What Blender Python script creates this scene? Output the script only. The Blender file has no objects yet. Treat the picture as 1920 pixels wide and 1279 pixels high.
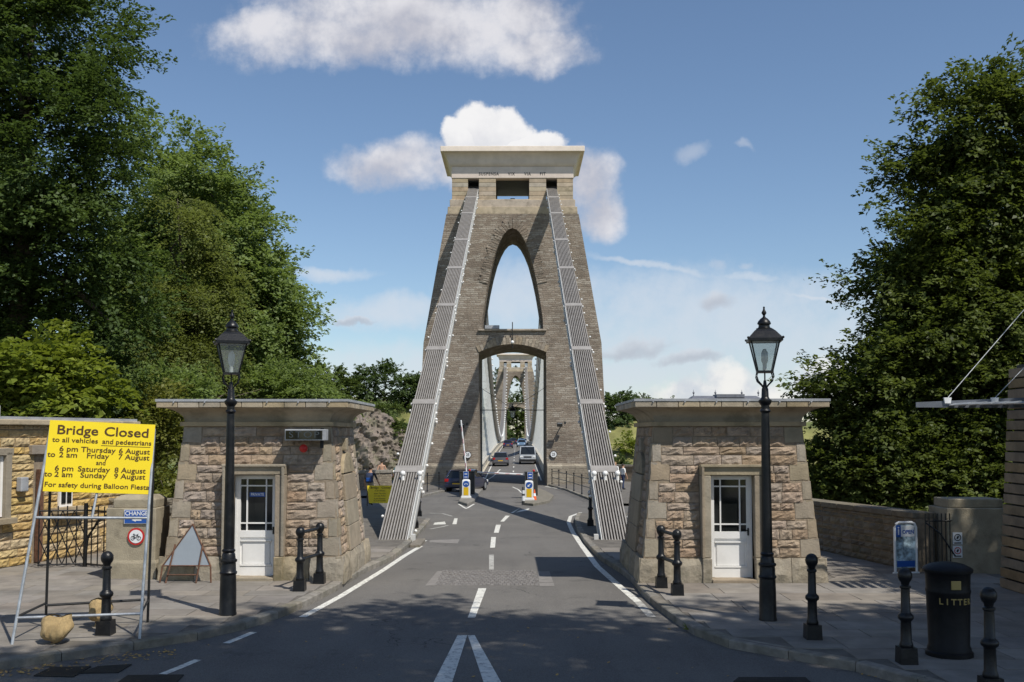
import bpy, bmesh, math, random
import numpy as np
from mathutils import Vector, Matrix, Euler

random.seed(7)
rng = np.random.default_rng(7)
SC = bpy.context.scene
COL = SC.collection
R = math.radians

# ------------------------------------------------------------------ camera
F_PX, HZ, VPX = 1894.0, 813.0, 969.2          # focal length, horizon row, bridge axis column (1920 px wide photo)
PITCH, YAW = R(3.0), math.atan((VPX - 960) / F_PX)
CAM = Vector((0.34, 0.0, 2.8))
cd = bpy.data.cameras.new('camera')
cd.sensor_width = 36.0
cd.lens = F_PX / 1920 * 36
cd.clip_end = 6000
SHIFT_PX = (HZ - 639.5) - F_PX * math.tan(PITCH)
cd.shift_y = SHIFT_PX / 1920
cam = bpy.data.objects.new('camera', cd)
cam.location = CAM
cam.rotation_euler = (math.pi / 2 + PITCH, 0, YAW)
COL.objects.link(cam)
SC.camera = cam
CROT = Euler((math.pi / 2 + PITCH, 0, YAW)).to_matrix()

# ------------------------------------------------------------------ light, sky, exposure
LIGHT = Vector((-0.95, 1.0, -1.93)).normalized()
SUN_EL = math.asin(-LIGHT.z)
SUN_AZ = math.atan2(-LIGHT.x, -LIGHT.y)
sd = bpy.data.lights.new('sun', 'SUN')
sd.energy = 4.6
sd.angle = R(0.53)
sd.color = (1.0, 0.95, 0.86)
sun = bpy.data.objects.new('sun', sd)
sun.rotation_euler = LIGHT.to_track_quat('-Z', 'Y').to_euler()
sun.location = (30, -30, 60)
COL.objects.link(sun)
SC.view_settings.view_transform = 'Standard'
SC.view_settings.look = 'None'
SC.view_settings.exposure = 0.0
SC.view_settings.gamma = 1.0
SC.view_settings.use_curve_mapping = False


class NT:
    """tiny node-tree writer"""
    def __init__(self, tree):
        self.t = tree
        tree.nodes.clear()

    def n(self, kind, **kw):
        nd = self.t.nodes.new(kind)
        for k, v in kw.items():
            setattr(nd, k, v)
        return nd

    def link(self, a, b):
        self.t.links.new(a, b)

    def put(self, sock, v):
        if hasattr(v, 'is_output'):
            self.t.links.new(v, sock)
        else:
            sock.default_value = v

    def m(self, op, a, b=0.0, c=None, clamp=False):
        nd = self.n('ShaderNodeMath', operation=op, use_clamp=clamp)
        self.put(nd.inputs[0], a)
        self.put(nd.inputs[1], b)
        if c is not None:
            self.put(nd.inputs[2], c)
        return nd.outputs[0]

    def mix(self, fac, a, b, blend='MIX'):
        nd = self.n('ShaderNodeMix', data_type='RGBA', blend_type=blend)
        self.put(nd.inputs[0], fac)
        self.put(nd.inputs[6], a if hasattr(a, 'is_output') else (*a[:3], 1))
        self.put(nd.inputs[7], b if hasattr(b, 'is_output') else (*b[:3], 1))
        return nd.outputs[2]

    def noise(self, vec, scale, detail=4, rough=0.55, dims='3D'):
        nd = self.n('ShaderNodeTexNoise', noise_dimensions=dims)
        if vec is not None:
            self.link(vec, nd.inputs['Vector'])
        nd.inputs['Scale'].default_value = scale
        nd.inputs['Detail'].default_value = detail
        nd.inputs['Roughness'].default_value = rough
        return nd.outputs['Fac']

    def smooth(self, x, a, b):
        nd = self.n('ShaderNodeMapRange', interpolation_type='SMOOTHSTEP')
        self.put(nd.inputs['Value'], x)
        nd.inputs['From Min'].default_value = a
        nd.inputs['From Max'].default_value = b
        return nd.outputs['Result']


def build_world():
    w = bpy.data.worlds.new('World')
    SC.world = w
    w.use_nodes = True
    N = NT(w.node_tree)
    sky = N.n('ShaderNodeTexSky', sky_type='NISHITA', sun_disc=False)
    sky.sun_elevation = SUN_EL
    sky.sun_rotation = SUN_AZ
    sky.altitude = 60
    sky.air_density = 1.0
    sky.dust_density = 0.25
    sky.ozone_density = 3.2
    tc = N.n('ShaderNodeTexCoord')
    d = tc.outputs['Generated']
    sep = N.n('ShaderNodeSeparateXYZ')
    N.link(d, sep.inputs[0])
    X, Y, Z = sep.outputs
    Yc = N.m('MAXIMUM', Y, 0.05)
    comb = N.n('ShaderNodeCombineXYZ')
    N.link(N.m('DIVIDE', X, Yc), comb.inputs[0])
    N.link(N.m('DIVIDE', Z, Yc), comb.inputs[1])
    uv = comb.outputs[0]
    # domain warp
    nz = N.n('ShaderNodeTexNoise', noise_dimensions='2D')
    N.link(uv, nz.inputs['Vector'])
    nz.inputs['Scale'].default_value = 9.0
    nz.inputs['Detail'].default_value = 9
    nz.inputs['Roughness'].default_value = 0.55
    wsub = N.n('ShaderNodeVectorMath', operation='SUBTRACT')
    N.link(nz.outputs['Color'], wsub.inputs[0])
    wsub.inputs[1].default_value = (0.5, 0.5, 0.5)
    wsc = N.n('ShaderNodeVectorMath', operation='SCALE')
    N.link(wsub.outputs[0], wsc.inputs[0])
    wsc.inputs['Scale'].default_value = 0.06
    wadd = N.n('ShaderNodeVectorMath', operation='ADD')
    N.link(uv, wadd.inputs[0])
    N.link(wsc.outputs[0], wadd.inputs[1])
    sp = N.n('ShaderNodeSeparateXYZ')
    N.link(wadd.outputs[0], sp.inputs[0])
    U, V = sp.outputs[0], sp.outputs[1]
    fine = N.m('ADD', N.m('MULTIPLY', N.noise(uv, 22.0, 10, 0.62, '2D'), 0.7), N.m('MULTIPLY', N.noise(uv, 75.0, 8, 0.6, '2D'), 0.3))
    front = N.smooth(Y, 0.08, 0.2)

    def blob(px, py, ax, ay, rot=0.0):
        u0, v0 = (px - VPX) / F_PX, (HZ - py) / F_PX
        a, b = ax / F_PX, ay / F_PX
        du, dv = N.m('SUBTRACT', U, u0), N.m('SUBTRACT', V, v0)
        if rot:
            c, s = math.cos(rot), math.sin(rot)
            du, dv = N.m('ADD', N.m('MULTIPLY', du, c), N.m('MULTIPLY', dv, s)), \
                N.m('SUBTRACT', N.m('MULTIPLY', dv, c), N.m('MULTIPLY', du, s))
        e = N.m('ADD', N.m('POWER', N.m('DIVIDE', du, a), 2.0), N.m('POWER', N.m('DIVIDE', dv, b), 2.0))
        return N.m('SUBTRACT', 1.0, e), N.m('DIVIDE', dv, b)

    def group(blobs, lo, hi, noise_amt):
        f, v = None, None
        for bl in blobs:
            m_, h_ = blob(*bl)
            if f is None:
                f, v = m_, h_
            else:
                gt = N.m('GREATER_THAN', m_, f)
                v = N.m('ADD', N.m('MULTIPLY', h_, gt), N.m('MULTIPLY', v, N.m('SUBTRACT', 1.0, gt)))
                f = N.m('MAXIMUM', f, m_)
        f = N.m('ADD', f, N.m('MULTIPLY', N.m('SUBTRACT', fine, 0.5), noise_amt))
        return N.m('MULTIPLY', N.smooth(f, lo, hi), front), v

    out = sky.outputs[0]
    SKY_GAIN = 0.117
    scl = N.n('ShaderNodeVectorMath', operation='SCALE')
    N.link(out, scl.inputs[0])
    scl.inputs['Scale'].default_value = SKY_GAIN
    col = scl.outputs[0]
    # thin high veil towards the horizon
    veil, _ = group([(1350, 610, 460, 130), (740, 596, 150, 40), (620, 522, 110, 18), (1000, 560, 220, 90), (1560, 650, 280, 80), (960, 700, 900, 60),
                     (1430, 525, 90, 16)], -0.1, 1.25, 1.3)
    col = N.mix(N.m('MULTIPLY', veil, 0.78), col, (0.66, 0.72, 0.80))
    trail, _ = group([(1215, 495, 150, 11, -R(13.5)), (1560, 575, 60, 5, -R(14))], -0.2, 1.3, 0.8)
    col = N.mix(N.m('MULTIPLY', trail, 0.6), col, (0.70, 0.74, 0.80))
    grey, gv = group([(1195, 648, 80, 20), (1300, 676, 60, 14), (1345, 580, 45, 22), (675, 614, 40, 8)], -0.2, 1.1, 1.8)
    wisp, _ = group([(1290, 285, 38, 20), (1385, 273, 22, 10), (1420, 500, 18, 10), (1365, 500, 20, 12)], -0.3, 1.4, 1.8)
    col = N.mix(N.m('MULTIPLY', wisp, 0.45), col, (0.62, 0.66, 0.74))
    col = N.mix(N.m('MULTIPLY', grey, 0.72), col, N.mix(N.smooth(gv, -0.4, 0.9), (0.46, 0.49, 0.56), (0.66, 0.69, 0.75)))
    big, bv = group([(640, 55, 270, 72), (490, 45, 125, 48), (830, 40, 250, 82), (985, 72, 125, 42), (960, 20, 110, 75), (760, 0, 300, 70),
                     (730, 298, 135, 46), (850, 300, 90, 42), (1118, 388, 58, 50), (1095, 330, 62, 62)], -0.45, 1.15, 1.9)
    col = N.mix(N.m('MULTIPLY', big, 0.92), col, N.mix(N.m('ADD', N.smooth(N.noise(uv, 11.0, 5, 0.5, '2D'), 0.28, 0.66), N.m('MULTIPLY', N.m('SUBTRACT', fine, 0.5), 0.9), clamp=True), (0.55, 0.55, 0.61), (0.80, 0.79, 0.82)))
    cum, cv = group([(930, 235, 80, 62), (1000, 262, 62, 42), (880, 250, 55, 45), (945, 290, 120, 45)], -0.05, 0.40, 1.0)
    col = N.mix(N.m('MULTIPLY', cum, 0.97), col, N.mix(N.m('ADD', N.smooth(cv, -1.0, 0.5), N.m('MULTIPLY', N.m('SUBTRACT', fine, 0.5), 1.5), clamp=True), (0.70, 0.71, 0.76), (0.93, 0.92, 0.92)))
    low, lv = group([(1372, 722, 60, 38), (1300, 745, 90, 30), (1440, 740, 75, 32), (1545, 712, 60, 36), (1170, 755, 60, 20),
                     (1650, 730, 90, 40)], -0.45, 0.65, 1.7)
    col = N.mix(N.m('MULTIPLY', low, 0.88), col, N.mix(N.smooth(N.noise(uv, 20.0, 5, 0.55, '2D'), 0.3, 0.62), (0.62, 0.66, 0.73), (0.92, 0.90, 0.87)))
    # the same broken cloud over the rest of the sky
    rest = N.noise(d, 2.6, 8, 0.55)
    rmask = N.m('MULTIPLY', N.m('MULTIPLY', N.smooth(rest, 0.54, 0.68), N.smooth(Z, 0.02, 0.2)), N.m('SUBTRACT', 1.0, front))
    col = N.mix(N.m('MULTIPLY', rmask, 0.85), col, (0.74, 0.74, 0.77))
    bg = N.n('ShaderNodeBackground')
    N.link(col, bg.inputs[0])
    bg.inputs[1].default_value = 1.0
    o = N.n('ShaderNodeOutputWorld')
    N.link(bg.outputs[0], o.inputs[0])


build_world()


# ------------------------------------------------------------------ pixel helpers (a pixel gives a direction; the plane gives the distance)
def ray(px, py):
    v = Vector(((px - 960) / F_PX, (639.5 - py + SHIFT_PX) / F_PX, -1.0))
    return CROT @ v


def atY(px, py, Y):
    r = ray(px, py)
    return CAM + r * ((Y - CAM.y) / r.y)


def zr(Y):
    """road surface height along the bridge axis"""
    if Y < 20:
        return -0.12
    if Y < 76:
        t = (Y - 20) / 56
        return -0.12 - 0.98 * (t * t * (3 - 2 * t) * 0.4 + 0.6 * t)
    if Y < 84:
        return -1.10
    if Y < 292:
        t = (Y - 84) / 208
        return -1.10 + 0.95 * t + 1.0 * (1 - (2 * t - 1) ** 2) * 0.9
    return -0.15


def ground(px, py, off=0.0):
    """pixel -> point on road height + off"""
    r = ray(px, py)
    z = -0.1 + off
    p = None
    for _ in range(30):
        t = (z - CAM.z) / r.z
        p = CAM + r * t
        z = 0.5 * z + 0.5 * (zr(p.y) + off)
    p.z = zr(p.y) + off
    return p


# ------------------------------------------------------------------ object helpers
class MB:
    """collects shapes into one mesh"""
    def __init__(self):
        self.v, self.f = [], []

    def add(self, vs, fs):
        o = len(self.v)
        self.v += [tuple(p) for p in vs]
        self.f += [tuple(i + o for i in f) for f in fs]
        return self

    def box(self, c, s, rz=0.0, rx=0.0, ry=0.0, taper=1.0):
        hx, hy, hz = s[0] / 2, s[1] / 2, s[2] / 2
        M = Euler((rx, ry, rz)).to_matrix()
        vs = []
        for z, k in ((-hz, 1.0), (hz, taper)):
            for x, y in ((-hx, -hy), (hx, -hy), (hx, hy), (-hx, hy)):
                vs.append(M @ Vector((x * k, y * k, z)) + Vector(c))
        return self.add(vs, [(3, 2, 1, 0), (4, 5, 6, 7), (0, 1, 5, 4), (1, 2, 6, 5), (2, 3, 7, 6), (3, 0, 4, 7)])

    def hexa(self, v8):
        return self.add(v8, [(3, 2, 1, 0), (4, 5, 6, 7), (0, 1, 5, 4), (1, 2, 6, 5), (2, 3, 7, 6), (3, 0, 4, 7)])

    def lathe(self, prof, c=(0, 0, 0), seg=20, sx=1.0, sy=1.0, rot=0.0):
        vs, fs = [], []
        n = len(prof)
        for r, z in prof:
            for k in range(seg):
                a = 2 * math.pi * k / seg + rot
                vs.append((c[0] + r * math.cos(a) * sx, c[1] + r * math.sin(a) * sy, c[2] + z))
        for i in range(n - 1):
            for k in range(seg):
                k2 = (k + 1) % seg
                fs.append((i * seg + k, i * seg + k2, (i + 1) * seg + k2, (i + 1) * seg + k))
        fs.append(tuple(range(seg))[::-1])
        fs.append(tuple((n - 1) * seg + k for k in range(seg)))
        return self.add(vs, fs)

    def tube(self, pts, r, seg=8, r2=None):
        pts = [Vector(p) for p in pts]
        n = len(pts)
        vs, fs = [], []
        up = Vector((0, 0, 1))
        for i, p in enumerate(pts):
            t = (pts[min(i + 1, n - 1)] - pts[max(i - 1, 0)]).normalized()
            ref = up if abs(t.z) < 0.92 else Vector((1, 0, 0))
            a = t.cross(ref).normalized()
            b = t.cross(a).normalized()
            rr = r if r2 is None else r + (r2 - r) * i / max(1, n - 1)
            for k in range(seg):
                g = 2 * math.pi * k / seg
                vs.append(p + (a * math.cos(g) + b * math.sin(g)) * rr)
        for i in range(n - 1):
            for k in range(seg):
                k2 = (k + 1) % seg
                fs.append((i * seg + k, i * seg + k2, (i + 1) * seg + k2, (i + 1) * seg + k))
        fs.append(tuple(range(seg))[::-1])
        fs.append(tuple((n - 1) * seg + k for k in range(seg)))
        return self.add(vs, fs)

    def ball(self, c, r, seg=12, rings=8, s=(1, 1, 1)):
        prof = []
        for i in range(rings + 1):
            a = -math.pi / 2 + math.pi * i / rings
            prof.append((max(1e-4, r * math.cos(a)) * s[0], r * math.sin(a) * s[2]))
        return self.lathe(prof, c, seg)

    def loft(self, rects, cap=True):
        """rects: list of equally long point loops"""
        n = len(rects[0])
        vs = [p for r in rects for p in r]
        fs = []
        for i in range(len(rects) - 1):
            for k in range(n):
                k2 = (k + 1) % n
                fs.append((i * n + k, i * n + k2, (i + 1) * n + k2, (i + 1) * n + k))
        if cap:
            fs.append(tuple(range(n))[::-1])
            fs.append(tuple((len(rects) - 1) * n + k for k in range(n)))
        return self.add(vs, fs)

    def prism(self, poly, z0, z1):
        n = len(poly)
        return self.loft([[(p[0], p[1], z0(p) if callable(z0) else z0) for p in poly],
                          [(p[0], p[1], z1(p) if callable(z1) else z1) for p in poly]])

    def mesh(self, name, mat=None, smooth=False):
        me = bpy.data.meshes.new(name)
        me.from_pydata(self.v, [], self.f)
        bm = bmesh.new()
        bm.from_mesh(me)
        bmesh.ops.recalc_face_normals(bm, faces=bm.faces)
        bm.to_mesh(me)
        bm.free()
        if mat:
            me.materials.append(mat)
        if smooth:
            me.shade_smooth()
            me.set_sharp_from_angle(angle=R(38))
        return me


def put(name, me, parent=None, loc=(0, 0, 0), rot=(0, 0, 0), scale=(1, 1, 1)):
    o = bpy.data.objects.new(name, me)
    COL.objects.link(o)
    o.parent = parent
    o.location = loc
    o.rotation_euler = rot
    o.scale = scale
    return o


def part(name, mb, mat, parent=None, smooth=False, bevel=0.0):
    o = put(name, mb.mesh(name, mat, smooth), parent)
    if bevel:
        md = o.modifiers.new('bevel', 'BEVEL')
        md.width = bevel
        md.segments = 2
        md.limit_method = 'ANGLE'
    return o


def tag(o, label=None, cat=None, group=None, kind=None):
    if label:
        o['label'] = label
    if cat:
        o['category'] = cat
    if group:
        o['group'] = group
    if kind:
        o['kind'] = kind
    return o


def thing(name, label, cat, loc=(0, 0, 0), rz=0.0, group=None):
    o = bpy.data.objects.new(name, None)
    o.empty_display_size = 0.3
    COL.objects.link(o)
    o.location = loc
    o.rotation_euler = (0, 0, rz)
    return tag(o, label, cat, group)


def copy_tree(o, parent=None):
    c = o.copy()
    COL.objects.link(c)
    c.parent = parent
    for ch in [x for x in COL.objects if x.parent == o]:
        copy_tree(ch, c)
    return c


def dup(root, loc, rz, label, group=None):
    c = copy_tree(root)
    c.location = loc
    c.rotation_euler = (0, 0, rz)
    tag(c, label, None, group)
    return c


def text(s, size, mat, parent, loc, rot=(math.pi / 2, 0, 0), align='CENTER', name='lettering', ext=0.001, sx=1.0, space=1.0, bold=0.0):
    words = s.split(' ')
    if len(words) > 1:
        # one mesh per word, each set where the whole line puts it
        kw = dict(align='LEFT', name=name, ext=ext, sx=sx, space=space, bold=bold)
        Rm = Euler(rot).to_matrix()

        def extent(q):
            o_ = text_word(q, size, mat, parent, loc, rot, **kw)
            w_ = max(v.co.x for v in o_.data.vertices)
            me_ = o_.data
            bpy.data.objects.remove(o_)
            bpy.data.meshes.remove(me_)
            return w_
        full = extent(s)
        pre = ''
        out = None
        for w_ in words:
            pre = (pre + ' ' + w_) if pre else w_
            x = extent(pre) - extent(w_) - (full / 2 if align == 'CENTER' else 0)
            out = text_word(w_, size, mat, parent, Vector(loc) + Rm @ Vector((x * sx, 0, 0)), rot, **kw)
        return out
    return text_word(s, size, mat, parent, loc, rot, align, name, ext, sx, space, bold)


def text_word(s, size, mat, parent, loc, rot=(math.pi / 2, 0, 0), align='CENTER', name='lettering', ext=0.001, sx=1.0, space=1.0, bold=0.0):
    cu = bpy.data.curves.new(name, 'FONT')
    cu.body = s
    cu.size = size
    cu.align_x = align
    cu.align_y = 'CENTER'
    cu.extrude = ext
    cu.space_character = space
    cu.offset = bold
    cu.resolution_u = 3
    t = bpy.data.objects.new(name, cu)
    me = bpy.data.meshes.new_from_object(t)
    bpy.data.objects.remove(t)
    me.materials.clear()
    me.materials.append(mat)
    return put(name, me, parent, loc, rot, (sx, 1, 1))


# ------------------------------------------------------------------ materials
def mat(name, col, rough=0.7, var=0.18, scale=5.0, bump=0.0, bscale=40.0, metal=0.0, rnd=0.0, hue=0.0, spec=0.5, stain=None,
        stain_scale=1.2, stain_amt=0.5, coat=0.0):
    """procedural principled material: base colour mottled by noise, stained, varied per object"""
    m = bpy.data.materials.new(name)
    m.use_nodes = True
    N = NT(m.node_tree)
    geo = N.n('ShaderNodeNewGeometry')
    P = geo.outputs['Position']
    n1 = N.noise(P, scale, 6, 0.6)
    lo = [c * (1 - var) for c in col]
    hi = [min(1, c * (1 + var)) for c in col]
    c = N.mix(N.smooth(n1, 0.3, 0.7), lo, hi)
    if stain:
        s = N.smooth(N.noise(P, stain_scale, 5, 0.65), 0.48, 0.68)
        c = N.mix(N.m('MULTIPLY', s, stain_amt), c, stain)
    if rnd or hue:
        oi = N.n('ShaderNodeObjectInfo')
        hs = N.n('ShaderNodeHueSaturation')
        r_ = oi.outputs['Random']
        N.link(N.m('MULTIPLY_ADD', r_, 2 * rnd, 1 - rnd), hs.inputs['Value'])
        r2 = N.m('FRACT', N.m('MULTIPLY', r_, 17.31))
        N.link(N.m('MULTIPLY_ADD', r2, 2 * hue, 0.5 - hue), hs.inputs['Hue'])
        r3 = N.m('FRACT', N.m('MULTIPLY', r_, 41.7))
        N.link(N.m('MULTIPLY_ADD', r3, 0.5 if rnd else 0.0, 0.75 if rnd else 1.0), hs.inputs['Saturation'])
        N.link(c, hs.inputs['Color'])
        c = hs.outputs[0]
    b = N.n('ShaderNodeBsdfPrincipled')
    N.put(b.inputs['Base Color'], c)
    b.inputs['Roughness'].default_value = rough
    b.inputs['Metallic'].default_value = metal
    b.inputs['Specular IOR Level'].default_value = spec
    b.inputs['Coat Weight'].default_value = coat
    if bump:
        bn = N.n('ShaderNodeBump')
        bn.inputs['Strength'].default_value = min(1.0, bump)
        bn.inputs['Distance'].default_value = 0.02
        N.link(N.noise(P, bscale, 6, 0.65), bn.inputs['Height'])
        N.link(bn.outputs[0], b.inputs['Normal'])
    o = N.n('ShaderNodeOutputMaterial')
    N.link(b.outputs[0], o.inputs[0])
    return m


def rubble_mat(name, cols, bw=0.55, bh=0.21, mortar=(0.24, 0.20, 0.16), bump=0.75):
    """thin-coursed rubble too small to pick apart: brick cells with uneven colour and depth"""
    m = bpy.data.materials.new(name)
    m.use_nodes = True
    N = NT(m.node_tree)
    geo = N.n('ShaderNodeNewGeometry')
    P = geo.outputs['Position']
    sp = N.n('ShaderNodeSeparateXYZ')
    N.link(P, sp.inputs[0])
    cb = N.n('ShaderNodeCombineXYZ')
    w1 = N.noise(P, 1.3, 3, 0.5)
    w2 = N.noise(P, 3.5, 3, 0.5)
    N.link(N.m('ADD', N.m('ADD', sp.outputs[0], sp.outputs[1]), N.m('MULTIPLY', w2, 0.35)), cb.inputs[0])
    N.link(N.m('ADD', sp.outputs[2], N.m('ADD', N.m('MULTIPLY', w1, 0.22), N.m('MULTIPLY', w2, 0.16))), cb.inputs[1])

    def brick(w, h, off):
        br = N.n('ShaderNodeTexBrick', offset=0.5, squash=0.7, squash_frequency=3)
        N.link(cb.outputs[0], br.inputs['Vector'])
        br.inputs['Color1'].default_value = (0, 0, 0, 1)
        br.inputs['Color2'].default_value = (1, 1, 1, 1)
        br.inputs['Mortar'].default_value = (0.5, 0.5, 0.5, 1)
        br.inputs['Scale'].default_value = 1.0
        br.inputs['Mortar Size'].default_value = 0.016
        br.inputs['Mortar Smooth'].default_value = 0.4
        br.inputs['Brick Width'].default_value = w
        br.inputs['Row Height'].default_value = h
        br.offset = off
        return br
    b1, b2 = brick(bw, bh, 0.5), brick(bw * 2.3, bh * 3, 0.37)
    f = N.m('ADD', N.m('MULTIPLY', b1.outputs['Color'], 0.36), N.m('ADD', N.m('MULTIPLY', b2.outputs['Color'], 0.12), N.m('MULTIPLY', N.noise(P, 4.5, 7, 0.75), 0.72)))
    rp = N.n('ShaderNodeValToRGB')
    els = rp.color_ramp.elements
    while len(els) < len(cols):
        els.new(0.5)
    for i, c in enumerate(cols):
        els[i].position = 0.12 + 0.8 * i / (len(cols) - 1)
        els[i].color = (*c, 1)
    N.link(f, rp.inputs[0])
    c = N.mix(b1.outputs['Fac'], rp.outputs[0], mortar)
    big = N.smooth(N.noise(P, 0.35, 4, 0.6), 0.42, 0.66)
    c = N.mix(N.m('MULTIPLY', big, 0.30), c, [x * 0.55 for x in cols[0]])
    b = N.n('ShaderNodeBsdfPrincipled')
    N.link(c, b.inputs['Base Color'])
    b.inputs['Roughness'].default_value = 0.9
    b.inputs['Specular IOR Level'].default_value = 0.2
    h = N.m('ADD', N.m('MULTIPLY', N.m('SUBTRACT', 1.0, b1.outputs['Fac']), 0.6),
            N.m('ADD', N.m('MULTIPLY', b1.outputs['Color'], 0.5), N.m('MULTIPLY', N.noise(P, 9.0, 5, 0.7), 0.9)))
    bn = N.n('ShaderNodeBump')
    bn.inputs['Strength'].default_value = bump
    bn.inputs['Distance'].default_value = 0.09
    N.link(h, bn.inputs['Height'])
    N.link(bn.outputs[0], b.inputs['Normal'])
    o = N.n('ShaderNodeOutputMaterial')
    N.link(b.outputs[0], o.inputs[0])
    return m


def leaf_mat(name, dark, light, trans=0.35):
    m = bpy.data.materials.new(name)
    m.use_nodes = True
    N = NT(m.node_tree)
    geo = N.n('ShaderNodeNewGeometry')
    r_ = geo.outputs['Random Per Island']
    n1 = N.smooth(N.noise(geo.outputs['Position'], 0.5, 3, 0.5), 0.3, 0.7)
    f = N.m('ADD', N.m('MULTIPLY', r_, 0.55), N.m('MULTIPLY', n1, 0.45))
    c = N.mix(f, dark, light)
    b = N.n('ShaderNodeBsdfPrincipled')
    N.link(c, b.inputs['Base Color'])
    b.inputs['Roughness'].default_value = 0.5
    b.inputs['Specular IOR Level'].default_value = 0.22
    t = N.n('ShaderNodeBsdfTranslucent')
    N.link(N.mix(0.5, c, (light[0] * 1.4, light[1] * 1.5, light[2] * 0.6)), t.inputs[0])
    mx = N.n('ShaderNodeMixShader')
    mx.inputs[0].default_value = trans
    N.link(b.outputs[0], mx.inputs[1])
    N.link(t.outputs[0], mx.inputs[2])
    o = N.n('ShaderNodeOutputMaterial')
    N.link(mx.outputs[0], o.inputs[0])
    return m


def glass_mat(name, tint=(0.85, 0.9, 0.9), op=0.25):
    m = bpy.data.materials.new(name)
    m.use_nodes = True
    N = NT(m.node_tree)
    g = N.n('ShaderNodeBsdfGlossy')
    g.inputs['Roughness'].default_value = 0.08
    g.inputs[0].default_value = (*tint, 1)
    t = N.n('ShaderNodeBsdfTransparent')
    t.inputs[0].default_value = (*tint, 1)
    dd = N.n('ShaderNodeBsdfDiffuse')
    dd.inputs[0].default_value = (tint[0] * 0.6, tint[1] * 0.6, tint[2] * 0.58, 1)
    m1 = N.n('ShaderNodeMixShader')
    m1.inputs[0].default_value = op
    N.link(t.outputs[0], m1.inputs[1])
    N.link(dd.outputs[0], m1.inputs[2])
    m2 = N.n('ShaderNodeMixShader')
    m2.inputs[0].default_value = 0.10
    N.link(m1.outputs[0], m2.inputs[1])
    N.link(g.outputs[0], m2.inputs[2])
    o = N.n('ShaderNodeOutputMaterial')
    N.link(m2.outputs[0], o.inputs[0])
    return m


def asphalt_mat():
    m = bpy.data.materials.new('asphalt')
    m.use_nodes = True
    N = NT(m.node_tree)
    geo = N.n('ShaderNodeNewGeometry')
    P = geo.outputs['Position']
    big = N.smooth(N.noise(P, 0.35, 5, 0.6), 0.35, 0.65)
    c = N.mix(big, (0.125, 0.118, 0.110), (0.165, 0.155, 0.142))
    # wheel tracks and oil, stretched along the road
    mp = N.n('ShaderNodeMapping')
    N.link(P, mp.inputs[0])
    mp.inputs['Scale'].default_value = (1.5, 0.12, 1)
    tr = N.smooth(N.noise(mp.outputs[0], 1.0, 4, 0.6), 0.48, 0.70)
    c = N.mix(N.m('MULTIPLY', tr, 0.4), c, (0.085, 0.08, 0.078))
    sp = N.noise(P, 70, 3, 0.7)
    c = N.mix(0.35, c, N.mix(N.smooth(sp, 0.38, 0.62), (0.06, 0.058, 0.055), (0.25, 0.235, 0.215)))
    st = N.smooth(N.noise(P, 1.3, 7, 0.75), 0.56, 0.70)
    c = N.mix(N.m('MULTIPLY', st, 0.5), c, (0.06, 0.058, 0.056))
    # fine cracks
    vo = N.n('ShaderNodeTexVoronoi', feature='DISTANCE_TO_EDGE')
    wv = N.n('ShaderNodeVectorMath', operation='ADD')
    nzc = N.n('ShaderNodeTexNoise')
    N.link(P, nzc.inputs['Vector'])
    nzc.inputs['Scale'].default_value = 2.0
    N.link(P, wv.inputs[0])
    N.link(nzc.outputs['Color'], wv.inputs[1])
    N.link(wv.outputs[0], vo.inputs['Vector'])
    vo.inputs['Scale'].default_value = 0.28
    cr = N.m('MULTIPLY', N.m('LESS_THAN', vo.outputs['Distance'], 0.004), N.smooth(N.noise(P, 0.25, 2, 0.5), 0.5, 0.6))
    c = N.mix(N.m('MULTIPLY', cr, 0.7), c, (0.04, 0.04, 0.04))
    b = N.n('ShaderNodeBsdfPrincipled')
    N.link(c, b.inputs['Base Color'])
    b.inputs['Roughness'].default_value = 0.88
    b.inputs['Specular IOR Level'].default_value = 0.25
    bn = N.n('ShaderNodeBump')
    bn.inputs['Strength'].default_value = 0.5
    bn.inputs['Distance'].default_value = 0.008
    N.link(N.noise(P, 110, 3, 0.7), bn.inputs['Height'])
    N.link(bn.outputs[0], b.inputs['Normal'])
    o = N.n('ShaderNodeOutputMaterial')
    N.link(b.outputs[0], o.inputs[0])
    return m


M = {}
M['asphalt'] = asphalt_mat()
M['paint'] = mat('road_paint', (0.70, 0.69, 0.63), 0.7, 0.10, 9, 0.3, 60, stain=(0.26, 0.245, 0.23), stain_scale=14, stain_amt=0.85)
M['paint_old'] = mat('worn_paint', (0.42, 0.41, 0.38), 0.8, 0.2, 9, 0.3, 60, stain=(0.16, 0.15, 0.14), stain_scale=7, stain_amt=0.9)
M['pave'] = mat('paving_joint', (0.13, 0.117, 0.10), 0.95, 0.25, 3, 0.4, 60)
M['slab'] = mat('paving_slab', (0.228, 0.205, 0.178), 0.85, 0.16, 2.2, 0.4, 50, rnd=0.14, hue=0.008, stain=(0.13, 0.118, 0.105), stain_scale=0.9, stain_amt=0.6)
M['kerb'] = mat('kerb_stone', (0.225, 0.205, 0.172), 0.9, 0.22, 6, 0.9, 30, rnd=0.15, hue=0.01, stain=(0.13, 0.125, 0.09), stain_scale=2.5, stain_amt=0.6)
M['rubble'] = rubble_mat('tower_rubble', [(0.08, 0.066, 0.052), (0.20, 0.166, 0.134), (0.272, 0.221, 0.174), (0.335, 0.291, 0.238), (0.46, 0.416, 0.355)], 0.62, 0.155)
M['rubble_pale'] = rubble_mat('tower_base_rubble', [(0.14, 0.12, 0.10), (0.25, 0.215, 0.17), (0.33, 0.285, 0.22), (0.42, 0.37, 0.29)], 0.9, 0.34)
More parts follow.
